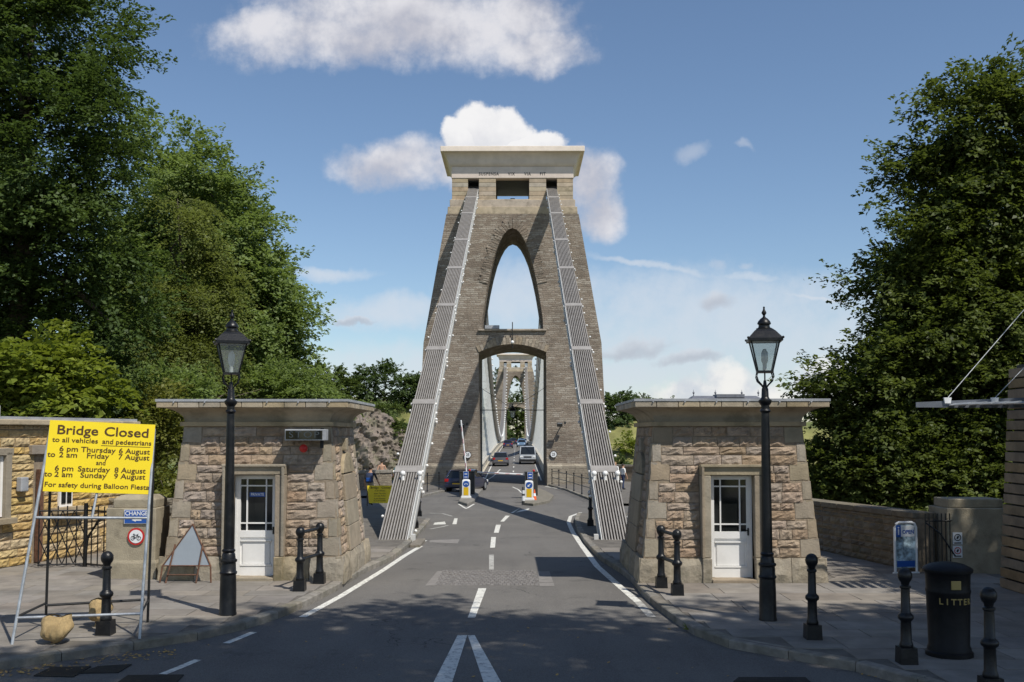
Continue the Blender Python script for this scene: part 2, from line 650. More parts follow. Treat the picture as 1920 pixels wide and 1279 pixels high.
M['rubble_grey'] = rubble_mat('boundary_rubble', [(0.10, 0.088, 0.07), (0.19, 0.165, 0.13), (0.25, 0.21, 0.16), (0.33, 0.29, 0.22)], 0.4, 0.15)
M['ashlar'] = mat('tower_ashlar', (0.42, 0.345, 0.25), 0.85, 0.14, 1.6, 0.5, 25, rnd=0.09, hue=0.008, stain=(0.20, 0.165, 0.115), stain_scale=1.4, stain_amt=0.7)
M['voussoir'] = mat('portal_voussoir', (0.30, 0.25, 0.19), 0.9, 0.25, 4, 0.8, 18, rnd=0.2)
M['frieze'] = mat('tower_frieze', (0.66, 0.565, 0.495), 0.85, 0.08, 1.0, 0.25, 25, stain=(0.55, 0.465, 0.40), stain_scale=0.8, stain_amt=0.5)
M['cornice'] = mat('tower_cornice', (0.80, 0.695, 0.60), 0.85, 0.07, 1.0, 0.2, 25, stain=(0.70, 0.60, 0.49), stain_scale=0.9, stain_amt=0.4)
M['sand'] = mat('booth_sandstone', (0.335, 0.26, 0.195), 0.9, 0.30, 9, 1.0, 30, rnd=0.14, hue=0.006, stain=(0.17, 0.135, 0.10), stain_scale=4.5, stain_amt=0.55)
M['sand_mortar'] = mat('booth_mortar', (0.27, 0.215, 0.155), 0.95, 0.2, 12, 0.6, 60)
M['quoin'] = mat('booth_dressed_stone', (0.305, 0.258, 0.195), 0.88, 0.13, 3, 0.6, 22, rnd=0.10, hue=0.008, stain=(0.21, 0.185, 0.14), stain_scale=2.2, stain_amt=0.65)
M['plinth'] = mat('booth_plinth', (0.31, 0.262, 0.19), 0.9, 0.2, 4, 1.0, 14, rnd=0.08, stain=(0.17, 0.15, 0.10), stain_scale=2.5, stain_amt=0.75)
M['eaves'] = mat('booth_cornice', (0.38, 0.315, 0.225), 0.9, 0.13, 2.2, 0.5, 20, rnd=0.07, stain=(0.20, 0.17, 0.115), stain_scale=1.8, stain_amt=0.75)
M['lead'] = mat('lead_sheet', (0.38, 0.39, 0.41), 0.55, 0.15, 3, 0.3, 15, metal=0.25)
M['yellow_stone'] = mat('yellow_walling', (0.47, 0.35, 0.18), 0.9, 0.25, 9, 1.0, 28, rnd=0.09, hue=0.005, stain=(0.36, 0.24, 0.11), stain_scale=4, stain_amt=0.5)
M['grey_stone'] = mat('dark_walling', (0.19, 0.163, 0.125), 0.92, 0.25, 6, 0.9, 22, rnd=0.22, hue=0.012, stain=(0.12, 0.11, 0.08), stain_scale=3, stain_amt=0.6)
M['concrete'] = mat('pier_stone', (0.33, 0.285, 0.205), 0.9, 0.15, 3.0, 0.6, 40, stain=(0.18, 0.155, 0.11), stain_scale=2.2, stain_amt=0.7)
M['iron'] = mat('black_iron', (0.007, 0.0075, 0.009), 0.36, 0.3, 8, 0.2, 40, spec=0.4, stain=(0.030, 0.028, 0.025), stain_scale=6, stain_amt=0.5)
M['iron_dull'] = mat('black_iron_dull', (0.02, 0.02, 0.02), 0.6, 0.3, 8, 0.2, 40)
M['chain'] = mat('chain_paint', (0.32, 0.30, 0.277), 0.55, 0.12, 3, 0.15, 30, metal=0.1, stain=(0.25, 0.23, 0.205), stain_scale=2, stain_amt=0.5)
M['chain_pale'] = mat('chain_flank_paint', (0.60, 0.60, 0.58), 0.5, 0.08, 4)
M['white'] = mat('white_paint', (0.80, 0.79, 0.77), 0.45, 0.05, 4)
M['bulb'] = mat('white_lamp_glass', (0.86, 0.86, 0.84), 0.3, 0.03, 4)
M['rod'] = mat('hanger_paint', (0.66, 0.66, 0.63), 0.5, 0.08, 4)
M['cream'] = mat('girder_paint', (0.52, 0.475, 0.385), 0.6, 0.1, 3, stain=(0.35, 0.30, 0.23), stain_scale=1.5, stain_amt=0.5)
M['dark_glass'] = mat('dark_window', (0.012, 0.014, 0.014), 0.06, 0.2, 3, spec=0.7)
M['glass'] = glass_mat('lantern_glass')
M['lantern_back'] = glass_mat('lantern_glass_dull', (0.80, 0.86, 0.86), 0.45)
M['yellow'] = mat('sign_yellow', (0.86, 0.65, 0.010), 0.45, 0.02, 3)
M['brown_ink'] = mat('sign_lettering', (0.075, 0.030, 0.004), 0.5, 0.05, 3)
M['galv'] = mat('galvanised_steel', (0.46, 0.48, 0.50), 0.42, 0.2, 9, metal=0.55)
M['sack'] = mat('sandbag_hessian', (0.42, 0.30, 0.145), 0.95, 0.2, 14, 0.9, 90)
M['blue'] = mat('sign_blue', (0.016, 0.085, 0.36), 0.4, 0.04, 3)
M['sign_white'] = mat('sign_white', (0.76, 0.77, 0.78), 0.45, 0.03, 3)
M['red'] = mat('sign_red', (0.50, 0.02, 0.018), 0.4, 0.06, 3)
M['bollard_yellow'] = mat('bollard_yellow', (0.72, 0.46, 0.01), 0.45, 0.05, 3)
M['black'] = mat('flat_black', (0.012, 0.012, 0.013), 0.6, 0.1, 3)
M['machine'] = mat('barrier_cabinet', (0.035, 0.036, 0.034), 0.5, 0.2, 5)
M['rust'] = mat('rusty_steel', (0.13, 0.062, 0.036), 0.8, 0.35, 14, 0.4, 60)
M['board_grey'] = mat('sign_back_grey', (0.30, 0.335, 0.37), 0.5, 0.06, 3, metal=0.15)
M['gold'] = mat('gold_lettering', (0.32, 0.24, 0.08), 0.45, 0.1, 8)
M['wood'] = mat('timber_slat', (0.22, 0.155, 0.088), 0.8, 0.22, 3, 0.3, 40, rnd=0.13, hue=0.006)
M['steel'] = mat('canopy_steel', (0.16, 0.175, 0.205), 0.45, 0.1, 4, metal=0.3)
M['orange'] = mat('cone_orange', (0.75, 0.12, 0.02), 0.5, 0.05, 3)
M['tyre'] = mat('tyre_rubber', (0.015, 0.015, 0.015), 0.8, 0.1, 8)
M['alloy'] = mat('wheel_alloy', (0.45, 0.46, 0.47), 0.35, 0.1, 8, metal=0.6)
M['plate_yellow'] = mat('plate_yellow', (0.72, 0.42, 0.02), 0.5, 0.03, 3)
M['tail_red'] = mat('tail_lamp', (0.42, 0.012, 0.012), 0.2, 0.05, 3)
M['bark'] = mat('bark', (0.085, 0.068, 0.050), 0.95, 0.3, 5, 1.0, 18)
M['grass'] = mat('hill_grass', (0.19, 0.185, 0.06), 0.95, 0.35, 0.15, 0.8, 1.5, stain=(0.075, 0.11, 0.03), stain_scale=0.05, stain_amt=0.9)
M['rock'] = mat('gorge_rock', (0.205, 0.168, 0.138), 0.95, 0.3, 0.5, 1.0, 1.2, stain=(0.10, 0.105, 0.055), stain_scale=0.25, stain_amt=0.7)
M['slate'] = mat('roof_slate', (0.14, 0.145, 0.165), 0.6, 0.15, 2)
M['sett'] = mat('granite_sett', (0.185, 0.172, 0.162), 0.85, 0.35, 9, 0.5, 40)
M['patch'] = mat('asphalt_patch', (0.115, 0.108, 0.10), 0.9, 0.15, 3, 0.4, 90)
M['patch_pale'] = mat('pale_patch', (0.22, 0.205, 0.19), 0.9, 0.12, 5, 0.4, 90)
M['leaf_litter'] = mat('dry_leaf', (0.42, 0.26, 0.08), 0.9, 0.3, 20)
M['oak'] = leaf_mat('oak_leaves', (0.028, 0.050, 0.014), (0.105, 0.155, 0.046), 0.32)
M['ash'] = leaf_mat('ash_leaves', (0.088, 0.13, 0.038), (0.245, 0.315, 0.115), 0.42)
M['birch'] = leaf_mat('birch_leaves', (0.09, 0.115, 0.032), (0.235, 0.265, 0.09), 0.42)
M['lime'] = leaf_mat('lime_leaves', (0.036, 0.055, 0.013), (0.145, 0.18, 0.046), 0.36)
M['sumac'] = leaf_mat('bright_leaves', (0.09, 0.13, 0.02), (0.26, 0.30, 0.05), 0.4)
M['hedge'] = leaf_mat('hedge_leaves', (0.06, 0.085, 0.016), (0.22, 0.22, 0.05), 0.35)
M['far_leaf'] = leaf_mat('distant_leaves', (0.055, 0.085, 0.024), (0.165, 0.215, 0.065), 0.3)
M['far_leaf2'] = leaf_mat('distant_dark_leaves', (0.040, 0.066, 0.026), (0.12, 0.17, 0.060), 0.3)

# ------------------------------------------------------------------ terrain: platform, gorge, far bank
def far_h(X, Y):
    bank = np.interp(Y, [262, 285, 300, 350, 420, 2500], [-55, -22, -9, 11, 16, 20])
    side = np.clip((abs(X) - 9) / 14, 0, 1)
    plat = np.interp(Y, [262, 280, 286, 2500], [-55, -14, -0.45, -0.45])
    lump = 1.6 * math.sin(X * 0.09 + Y * 0.05) + 1.0 * math.sin(X * 0.21 - Y * 0.13)
    if X > 9:
        bank = min(bank, 7) - 2.5
    rise = side * (bank + lump) + (1 - side) * plat
    return rise


def terrain_h(X, Y):
    if Y <= 89:
        return zr(min(Y, 80)) - 0.35
    if Y < 104:
        return np.interp(Y, [89, 104], [-1.5, -55])
    if Y < 262:
        return -55
    return far_h(X, Y)


xs = sorted(set([-2500, -1500, -900, -500, -300, -200] + list(range(-150, 151, 5)) + [200, 300, 500, 900, 1500, 2500]))
ys = [-2500, -800, -200, -60, -20, 0, 20, 35, 50, 65, 76, 86, 89, 93, 104, 180, 262, 268, 274, 280, 286, 292] + list(range(298, 432, 6)) + [460, 520, 640, 900, 1500, 3500]
mb = MB()
mb.v = [(x, y, float(terrain_h(x, y))) for y in ys for x in xs]
W_ = len(xs)
mb.f = [(j * W_ + i, j * W_ + i + 1, (j + 1) * W_ + i + 1, (j + 1) * W_ + i) for j in range(len(ys) - 1) for i in range(W_ - 1)]
tag(part('ground', mb, M['grass'], smooth=True), kind='structure')

# ------------------------------------------------------------------ road sheet
mb = MB()
yy = [-14, 0, 8, 14, 20] + [20 + 2 * i for i in range(1, 29)] + [80, 84.3]
for y in yy:
    mb.v += [(-16, y, zr(y)), (16, y, zr(y))]
mb.f = [(2 * i, 2 * i + 1, 2 * i + 3, 2 * i + 2) for i in range(len(yy) - 1)]
road = tag(part('road', mb, M['asphalt']), kind='structure')


def on_road(pts, off=0.004):
    return [ground(x, y, off) for x, y in pts]


def marking(name, pts, m='paint', off=0.005, parent=road, label=None):
    """painted or patched area given by its outline in the photo, laid on the road as a thin sheet"""
    P = on_road(pts, off)
    b = MB()
    b.add(P, [tuple(range(len(P)))])
    o = part(name, b, M[m], parent)
    if label:
        o['label'] = label
    return o


def stripe(name, pts, w, m='paint', dash=None, off=0.005):
    """painted line of width w metres through photo points"""
    # follow the road surface closely between the given points
    fine_ = []
    for (xa, ya), (xb, yb) in zip(pts[:-1], pts[1:]):
        fine_ += [(xa + (xb - xa) * k / 6, ya + (yb - ya) * k / 6) for k in range(6)]
    P = on_road(fine_ + [pts[-1]], off)
    L, R_ = [], []
    for i, p in enumerate(P):
        t = (P[min(i + 1, len(P) - 1)] - P[max(i - 1, 0)])
        n = Vector((-t.y, t.x, 0)).normalized() * (w / 2)
        L.append(p + n)
        R_.append(p - n)
    b = MB()
    n = len(P)
    b.add(L + R_, [(i, i + 1, n + i + 1, n + i) for i in range(n - 1)])
    return part(name, b, M[m], road)


# white lines
stripe('edge_line', [(567, 1157), (640, 1117), (720, 1068), (757, 1043), (789, 1024)], 0.13)
stripe('edge_line', [(1222, 1157), (1196, 1128)], 0.14, 'paint_old')
stripe('edge_line', [(1196, 1128), (1158, 1096), (1120, 1062), (1093, 1026), (1074, 998), (1066, 980), (1070, 968), (1089, 961)], 0.14)
for pts in ([(424, 1206), (449, 1196), (476, 1185)], [(305, 1264), (340, 1250), (371, 1237)], [(790, 1018), (798, 1013)],
            [(-60, 1330), (60, 1292)]):
    stripe('edge_dash', pts, 0.11)
marking('centre_dash', [(897, 1103), (912, 1103), (891, 1158), (877, 1158)])
for pts, m in (([(917, 1040), (926, 1040), (926, 1068), (917, 1068)], 'paint_old'), ([(921, 1007), (930, 1007), (928, 1027), (919, 1027)], 'paint'),
               ([(930, 984), (939, 984), (935, 999), (926, 999)], 'paint'), ([(948, 967), (956, 967), (945, 978), (938, 978)], 'paint'),
               ([(966, 957), (976, 952), (962, 962), (957, 962)], 'paint'), ([(975, 957), (993, 953), (990, 957), (967, 961)], 'paint')):
    marking('centre_dash', pts, m)
# the long A of the lane divider in the foreground
marking('divider_leg', [(858, 1191), (876, 1191), (838, 1310), (797, 1310)])
marking('divider_leg', [(877, 1191), (890, 1191), (957, 1310), (917, 1310)])
# island chevron, give-way paint by the left bay
stripe('island_chevron', [(860, 945), (874, 954), (889, 945)], 0.10)
stripe('bay_line', [(805, 962), (830, 963), (848, 968)], 0.10, 'paint_old')
stripe('bay_line', [(806, 992), (828, 988), (840, 985)], 0.10, 'paint_old')
marking('bay_line', [(852, 972), (858, 972), (856, 983), (848, 983)])
marking('bay_line', [(815, 980), (834, 978), (836, 983), (812, 984)])
stripe('edge_line', [(1023, 912), (1050, 917), (1085, 925), (1104, 931)], 0.16)
stripe('edge_line', [(909, 903), (925, 893), (938, 880)], 0.12, 'paint')
stripe('lane_curve', [(961, 913), (972, 918), (978, 924)], 0.10)
# patches
marking('road_patch', [(806, 1013), (862, 1011), (858, 1019), (805, 1017)], 'patch_pale', 0.004)
marking('road_patch', [(820, 1071), (830, 1071), (815, 1098), (797, 1098)], 'patch_pale', 0.004)
marking('road_patch', [(1008, 1071), (1030, 1071), (1040, 1099), (1012, 1099)], 'patch_pale', 0.004)
marking('road_patch', [(770, 1130), (792, 1129), (800, 1170), (772, 1172)], 'patch', 0.004)

# granite setts of the old crossing strip
b = MB()
P0, P1, P2, P3 = [ground(x, y, 0) for x, y in ((829, 1070), (1004, 1070), (1014, 1098), (813, 1098))]
rows, cols_ = 9, 26
for j in range(rows):
    sh = 0.5 * (j % 2)
    for i in range(cols_):
        u0, u1 = (i + sh + 0.06) / (cols_ + 0.5), (i + sh + 0.94) / (cols_ + 0.5)
        v0, v1 = (j + 0.07) / rows, (j + 0.93) / rows
        h = 0.006 + random.random() * 0.016
        q = []
        for u, v in ((u0, v0), (u1, v0), (u1, v1), (u0, v1)):
            a_ = P3.lerp(P2, u)
            c_ = P0.lerp(P1, u)
            q.append(a_.lerp(c_, v))
        cx = sum(q, Vector()) / 4
        b.hexa([p + Vector((0, 0, -0.02)) for p in q] + [p.lerp(cx, 0.12) + Vector((0, 0, h)) for p in q])
tag(part('granite_setts', b, M['sett'], road, True), kind='stuff')

# drain grates, leaf litter in the gutter
def grate(pts, n=9):
    g = marking('drain_frame', pts, 'iron_dull', 0.004, label='dark iron drain grate set in the gutter')
    Q = on_road(pts, 0.006)
    for i in range(n):
        u0, u1 = (i + 0.25) / n, (i + 0.72) / n
        bb = MB()
        bb.hexa([Q[0].lerp(Q[1], u0), Q[0].lerp(Q[1], u1), Q[3].lerp(Q[2], u1), Q[3].lerp(Q[2], u0)] +
                [p + Vector((0, 0, 0.012)) for p in (Q[0].lerp(Q[1], u0), Q[0].lerp(Q[1], u1), Q[3].lerp(Q[2], u1), Q[3].lerp(Q[2], u0))])
        part('grate_bar', bb, M['iron_dull'], g)


grate([(62, 1268), (95, 1252), (172, 1250), (138, 1270)])
grate([(150, 1263), (185, 1250), (248, 1246), (222, 1262)])
grate([(218, 1282), (240, 1267), (345, 1266), (330, 1282)], 14)
grate([(1375, 1279), (1385, 1271), (1510, 1271), (1520, 1280)], 12)
b = MB()
for k in range(420):
    side = random.random()
    if side < 0.5:
        p = ground(random.uniform(0, 330), 0, 0) if False else ground(*(lambda t: (t * 330, 1262 - t * 40 + random.gauss(0, 5)))(random.random()), 0.012)
    elif side < 0.85:
        p = ground(*(lambda t: (1520 + t * 220, 1228 + t * 62 + random.gauss(0, 5)))(random.random()), 0.012)
    else:
        p = ground(random.uniform(200, 1700), random.uniform(1150, 1275), 0.01)
    s = random.uniform(0.012, 0.035)
    a = random.uniform(0, 6.28)
    d1, d2 = Vector((math.cos(a), math.sin(a), 0.25)) * s, Vector((-math.sin(a), math.cos(a), random.uniform(-0.3, 0.3))) * s * 0.6
    b.add([p + d1, p + d2, p - d1 + Vector((0, 0, 0.004)), p - d2], [(0, 1, 2, 3)])
tag(part('fallen_leaves', b, M['leaf_litter']), 'dry brown leaves scattered along the gutters', 'leaves', kind='stuff')

# ------------------------------------------------------------------ pavements
KL = [(-900, 1290), (-420, 1276), (-150, 1256), (0, 1240), (170, 1214), (300, 1197), (400, 1180), (490, 1158), (560, 1131), (630, 1097),
      (684, 1064), (736, 1042), (771, 1014), (795, 986), (807, 972)]
KL2 = [(786, 930), (820, 922), (850, 915), (872, 910)]
KR = [(2700, 1420), (2000, 1345), (1790, 1297), (1700, 1264), (1600, 1240), (1500, 1222), (1400, 1207), (1330, 1190), (1290, 1170), (1250, 1143),
      (1206, 1108), (1186, 1082), (1166, 1066), (1123, 1040), (1096, 1012), (1082, 990), (1077, 972), (1082, 962)]
KR2 = [(1135, 944), (1103, 933), (1062, 917), (1028, 908)]


def pavement(name, sgn, lines, label_dir):
    strips = MB()
    kerbs = []
    for li, pts in enumerate(lines):
        P = [ground(x, y, 0.12) for x, y in pts]
        ys_ = [p.y for p in P]
        xs_ = [p.x for p in P]
        order = np.argsort(ys_)
        ysort, xsort = np.array(ys_)[order], np.array(xs_)[order]
        n = max(4, int((ysort[-1] - ysort[0]) / 0.4))
        Y = np.linspace(ysort[0], ysort[-1], n)
        Xk = np.interp(Y, ysort, xsort)
        base = len(strips.v)
        for y, x in zip(Y, Xk):
            x = x + sgn * 0.13
            z = zr(float(y)) + 0.12
            strips.v += [(float(x), float(y), z), (16.0 * sgn, float(y), z), (float(x), float(y), z - 0.3)]
        for i in range(n - 1):
            a, c = base + 3 * i, base + 3 * (i + 1)
            strips.f += [(a, a + 1, c + 1, c), (a, c, c + 2, a + 2)]
        kerbs.append(P)
    pv = tag(part(name, strips, M['pave']), kind='structure')
    km = []
    for k in range(5):
        b_ = MB()
        r_ = random.Random(k)
        vs = [[(-0.5, 0, -1), (0.5, 0, -1), (0.5, 1, -1), (-0.5, 1, -1)], [(-0.5, 0, -0.12), (0.5, 0, -0.12), (0.5, 1, -0.05), (-0.5, 1, -0.05)],
              [(-0.49, 0.10, r_.uniform(-.05, .02)), (0.49, 0.10, r_.uniform(-.05, .02)), (0.49, 1, 0.03), (-0.49, 1, 0.03)]]
        b_.loft(vs)
        km.append(b_.mesh('kerb_stone', M['kerb']))
    for P in kerbs:
        # resample by arc length
        seg = [(P[i + 1] - P[i]).length for i in range(len(P) - 1)]
        tot = sum(seg)
        k = int(tot / 0.93)
        cum = np.concatenate([[0], np.cumsum(seg)])
        A = np.array([[p.x, p.y, p.z] for p in P])
        q = [Vector([float(np.interp(t, cum, A[:, j])) for j in range(3)]) for t in np.linspace(0, tot, k + 1)]
        for i in range(k):
            a, c = q[i], q[i + 1]
            if a.y < 5:
                continue
            mid, d = (a + c) / 2, c - a
            ang = math.atan2(d.y, d.x)
            inward = Vector((-d.y, d.x, 0)).normalized()
            if inward.x * sgn < 0:
                ang += math.pi
            put('kerb_stone', random.choice(km), pv, (mid.x, mid.y, zr(mid.y) + 0.12), (0, 0, ang),
                (d.length - 0.012, 0.16, 0.14))
    return pv, kerbs


pave_left, kerbs_left = pavement('pavement_left', -1, [KL, KL2], 'left')
pave_right, kerbs_right = pavement('pavement_right', 1, [KR, KR2], 'right')


def slabs(pv, kerb, sgn, skip, xlim, y0, y1):
    ms = []
    for k in range(4):
        b_ = MB()
        r_ = random.Random(50 + k)
        e = [r_.uniform(0, 0.004) for _ in range(4)]
        b_.hexa([(-.5, -.5, -0.02), (.5, -.5, -0.02), (.5, .5, -0.02), (-.5, .5, -0.02), (-.5, -.5, 0.006 + e[0]), (.5, -.5, 0.006 + e[1]),
                 (.5, .5, 0.006 + e[2]), (-.5, .5, 0.006 + e[3])])
        ms.append(b_.mesh('paving_slab', M['slab']))
    ys_ = [p.y for p in kerb]
    xs_ = [p.x for p in kerb]
    o_ = np.argsort(ys_)
    ky, kx = np.array(ys_)[o_], np.array(xs_)[o_]
    y = y0
    row = 0
    while y < y1:
        h = [0.62, 0.74, 0.55][row % 3]
        kxs = [float(np.interp(t, ky, kx)) for t in (y, y + h / 2, y + h)]
        edge = max(kxs) + 0.17 if sgn > 0 else min(kxs) - 0.17
        x = edge
        while abs(x) < xlim:
            w = random.choice([0.7, 0.9, 1.05, 1.2])
            cx, cy = x + sgn * w / 2, y + h / 2
            if not any(a <= cx <= b and c <= cy <= d for a, b, c, d in skip):
                put('paving_slab', random.choice(ms), pv, (cx, cy, zr(cy) + 0.12), (random.uniform(-.003, .003), random.uniform(-.003, .003), 0),
                    (w - 0.014, h - 0.014, 1))
            x += sgn * w
        y += h
        row += 1


slabs(pave_left, kerbs_left[0], -1, [(-6.75, -2.6, 19.3, 23.2)], 10.2, 12.4, 25.5)
slabs(pave_right, kerbs_right[0], 1, [(2.4, 6.4, 19.1, 23.0)], 9.2, 10.8, 25.5)

# ------------------------------------------------------------------ bridge towers
TY = 80.9          # centre line of the near tower along the axis
HB, HK, HT = 7.25, 6.80, 5.13
ZB, ZK, ZT = -1.35, 9.7, 19.8


def half_w(z):
    return HB + (HK - HB) * (z - ZB) / (ZK - ZB) if z < ZK else HK + (HT - HK) * (z - ZK) / (ZT - ZK)


def half_d(z):
    return 4.7 + (3.35 - 4.7) * (z - ZB) / (ZT - ZB)


ARCH = [(2.36, 10.75), (2.33, 11.6), (2.12, 13.0), (1.90, 14.3), (1.62, 15.6), (1.30, 16.8), (0.98, 17.6), (0.66, 18.2), (0.34, 18.55), (0, 18.68)]


def tower(name, label, rough_base):
    root = thing(name, label, 'tower', (0, TY, 0), 0, 'bridge towers')
    bm = bmesh.new()

    def loop(pts):
        vs = [bm.verts.new((x, 0, z)) for x, z in pts]
        return [bm.edges.new((vs[i], vs[(i + 1) % len(vs)])) for i in range(len(vs))]
    n = 6
    outer = [(HB, ZB)] + [(half_w(ZB + (ZK - ZB) * i / n), ZB + (ZK - ZB) * i / n) for i in range(1, n + 1)] + \
            [(half_w(ZK + (ZT - ZK) * i / n), ZK + (ZT - ZK) * i / n) for i in range(1, n + 1)]
    outl = [(2.58, ZB)] + outer + [(-x, z) for x, z in reversed(outer)] + [(-2.58, ZB)]
    # portal: segmental arch joined to the outline at the bottom
    port = [(-2.58, 2.0), (-2.58, 6.0), (-2.58, 9.0)] + [(-2.58 + 5.16 * i / 12, 9.0 + 0.62 * (1 - (2 * i / 12 - 1) ** 2)) for i in range(1, 12)] + [(2.58, 9.0), (2.58, 6.0), (2.58, 2.0)]
    e = loop(outl + port)
    e += loop([(x, z) for x, z in ARCH] + [(-x, z) for x, z in reversed(ARCH[:-1])])
    bmesh.ops.triangle_fill(bm, use_beauty=True, use_dissolve=False, edges=e, normal=(0, -1, 0))
    front = [f for f in bm.faces]
    ret = bmesh.ops.extrude_face_region(bm, geom=front)
    ext = [g for g in ret['geom'] if isinstance(g, bmesh.types.BMVert)]
    ids = set(ext)
    for v in bm.verts:
        v.co.y = half_d(v.co.z) if v in ids else -half_d(v.co.z)
    bmesh.ops.recalc_face_normals(bm, faces=bm.faces)
    me = bpy.data.meshes.new('shaft')
    bm.to_mesh(me)
    bm.free()
    me.materials.append(M['rubble'])
    put('shaft', me, root)
    # paler rough base courses
    if rough_base:
        for s in (-1, 1):
            b_ = MB()
            x0, x1 = s * 2.62, s * (HB + 0.12)
            d0 = half_d(ZB) + 0.1
            b_.loft([[(x0, -d0, ZB), (x1, -d0, ZB), (x1, d0, ZB), (x0, d0, ZB)],
                     [(x0, -d0 + 0.02, 0.35), (x1 - s * 0.02, -d0 + 0.02, 0.35), (x1 - s * .02, d0, 0.35), (x0, d0, 0.35)],
                     [(x0, -d0 + 0.22, 0.55), (x1 - s * 0.2, -d0 + 0.22, 0.55), (x1 - s * .2, d0 - .2, 0.55), (x0, d0 - .2, 0.55)]])
            part('base_course', b_, M['rubble_pale'], root)
    # ring of voussoirs round the portal arch
    nv = 22
    for i in range(nv):
        def pt(t, r_):
            x = -2.58 + 5.16 * t
            z = 9.0 + 0.62 * (1 - (2 * t - 1) ** 2)
            nx, nz = 0.48 * (2 * t - 1), 1.0
            l = math.hypot(nx, nz)
            return x + nx / l * r_, z + nz / l * r_
        t0, t1 = (i + 0.04) / nv, (i + 0.96) / nv
        r1 = 0.58 + random.uniform(-0.14, 0.10)
        b_ = MB()
        q = [pt(t0, 0.0), pt(t1, 0.0), pt(t1, r1), pt(t0, r1)]
        yf = [-half_d(z) - 0.05 for x, z in q]
        b_.hexa([(x, y + 0.2, z) for (x, z), y in zip(q, yf)] + [(x, y - random.uniform(0, .03), z) for (x, z), y in zip(q, yf)])
        part('voussoir', b_, M['rubble_pale' if random.random() < .3 else 'voussoir'], root)
    # ring of thin stones over the high arch
    A = [(-x, z) for x, z in ARCH[3:]] + [(x, z) for x, z in reversed(ARCH[3:-1])]
    cum = np.concatenate([[0], np.cumsum([math.dist(A[i], A[i + 1]) for i in range(len(A) - 1)])])
    na = 56
    for i in range(na):
        def pt2(t, r_):
            s = t * cum[-1]
            x, z = float(np.interp(s, cum, [a[0] for a in A])), float(np.interp(s, cum, [a[1] for a in A]))
            x2, z2 = float(np.interp(min(s + .3, cum[-1]), cum, [a[0] for a in A])), float(np.interp(min(s + .3, cum[-1]), cum, [a[1] for a in A]))
            x1, z1 = float(np.interp(max(s - .3, 0), cum, [a[0] for a in A])), float(np.interp(max(s - .3, 0), cum, [a[1] for a in A]))
            tx, tz = x2 - x1, z2 - z1
            l = math.hypot(tx, tz)
            return x - tz / l * r_, z + tx / l * r_
        t0, t1 = (i + 0.07) / na, (i + 0.93) / na
        r1 = random.uniform(0.55, 0.85)
        q = [pt2(t0, 0.0), pt2(t1, 0.0), pt2(t1, r1), pt2(t0, r1)]
        yf = [-half_d(z) - 0.03 for x, z in q]
        b_ = MB()
        b_.hexa([(x, y + 0.2, z) for (x, z), y in zip(q, yf)] + [(x, y - random.uniform(0, .05), z) for (x, z), y in zip(q, yf)])
        part('arch_stone', b_, M['rubble'], root)
    # coping over the cross wall
    part('cross_wall_coping', MB().box((0, -half_d(10.7) - 0.06, 10.72), (5.2, 0.3, 0.12)), M['ashlar'], root)
    # ledges, attic piers, frieze, cornice
    dt = half_d(ZT)

    def slab(nm, hx, hd, z0, z1, m, hx2=None, hd2=None):
        hx2, hd2 = hx2 or hx, hd2 or hd
        b_ = MB()
        b_.loft([[(-hx, -hd, z0), (hx, -hd, z0), (hx, hd, z0), (-hx, hd, z0)], [(-hx2, -hd2, z1), (hx2, -hd2, z1), (hx2, hd2, z1), (-hx2, hd2, z1)]])
        return part(nm, b_, M[m], root, bevel=0.03)
    slab('lower_ledge', 5.06, dt - 0.02, 19.8, 20.40, 'ashlar', 5.02, dt - 0.06)
    slab('upper_ledge', 4.88, dt - 0.20, 20.40, 20.98, 'ashlar')
    hd = dt - 0.36
    z0, z1 = 20.98, 22.70
    for x0, x1 in ((-4.72, -3.48), (-2.62, -1.30), (1.30, 2.62), (3.48, 4.72)):
        pier = part('attic_pier', MB().box(((x0 + x1) / 2, 0, (z0 + z1) / 2), (x1 - x0 - 0.05, hd * 2 - 0.05, z1 - z0)), M['sand_mortar'], root)
        for k in range(5):
            zz = z0 + (z1 - z0) * (k + 0.5) / 5
            for sy in (-1, 1):
                b_ = MB().box(((x0 + x1) / 2, sy * (hd - 0.22), zz), (x1 - x0, 0.46, (z1 - z0) / 5 - 0.022))
                part('block', b_, M['ashlar'], pier, bevel=0.012)
    slab('attic_sill', 4.80, hd + 0.03, 20.98, 21.05, 'ashlar')
    fr = slab('frieze', 4.76, hd + 0.05, 22.70, 23.62, 'frieze')
    for wd_, wx in (('SUSPENSA', -1.85), ('VIX', -0.09), ('VIA', 1.17), ('FIT', 2.36)):
        text(wd_, 0.34, M['iron_dull'], fr, (wx, -hd - 0.055, 23.02), name='inscription', sx=0.88, space=1.2, bold=0.008)
    # cavetto cornice
    rects = []
    for i in range(9):
        t = i / 8
        o_ = 0.22 + 0.56 * (1 - math.cos(t * math.pi / 2))
        z = 23.62 + 0.98 * math.sin(t * math.pi / 2) if i else 23.62
        hx, hy = 4.74 + o_ - 0.2 * (i == 0), hd + 0.05 + o_ - 0.2 * (i == 0)
        rects.append([(-hx, -hy, z), (hx, -hy, z), (hx, hy, z), (-hx, hy, z)])
    part('cornice_cove', MB().loft(rects), M['frieze'], root, True)
    slab('cornice_slab', 5.58, hd + 0.87, 24.60, 25.02, 'cornice')
    return root


near_tower = tower('bridge_tower', 'tall stone bridge tower nearest the camera with pointed arch over the road', True)
fr_y = TY
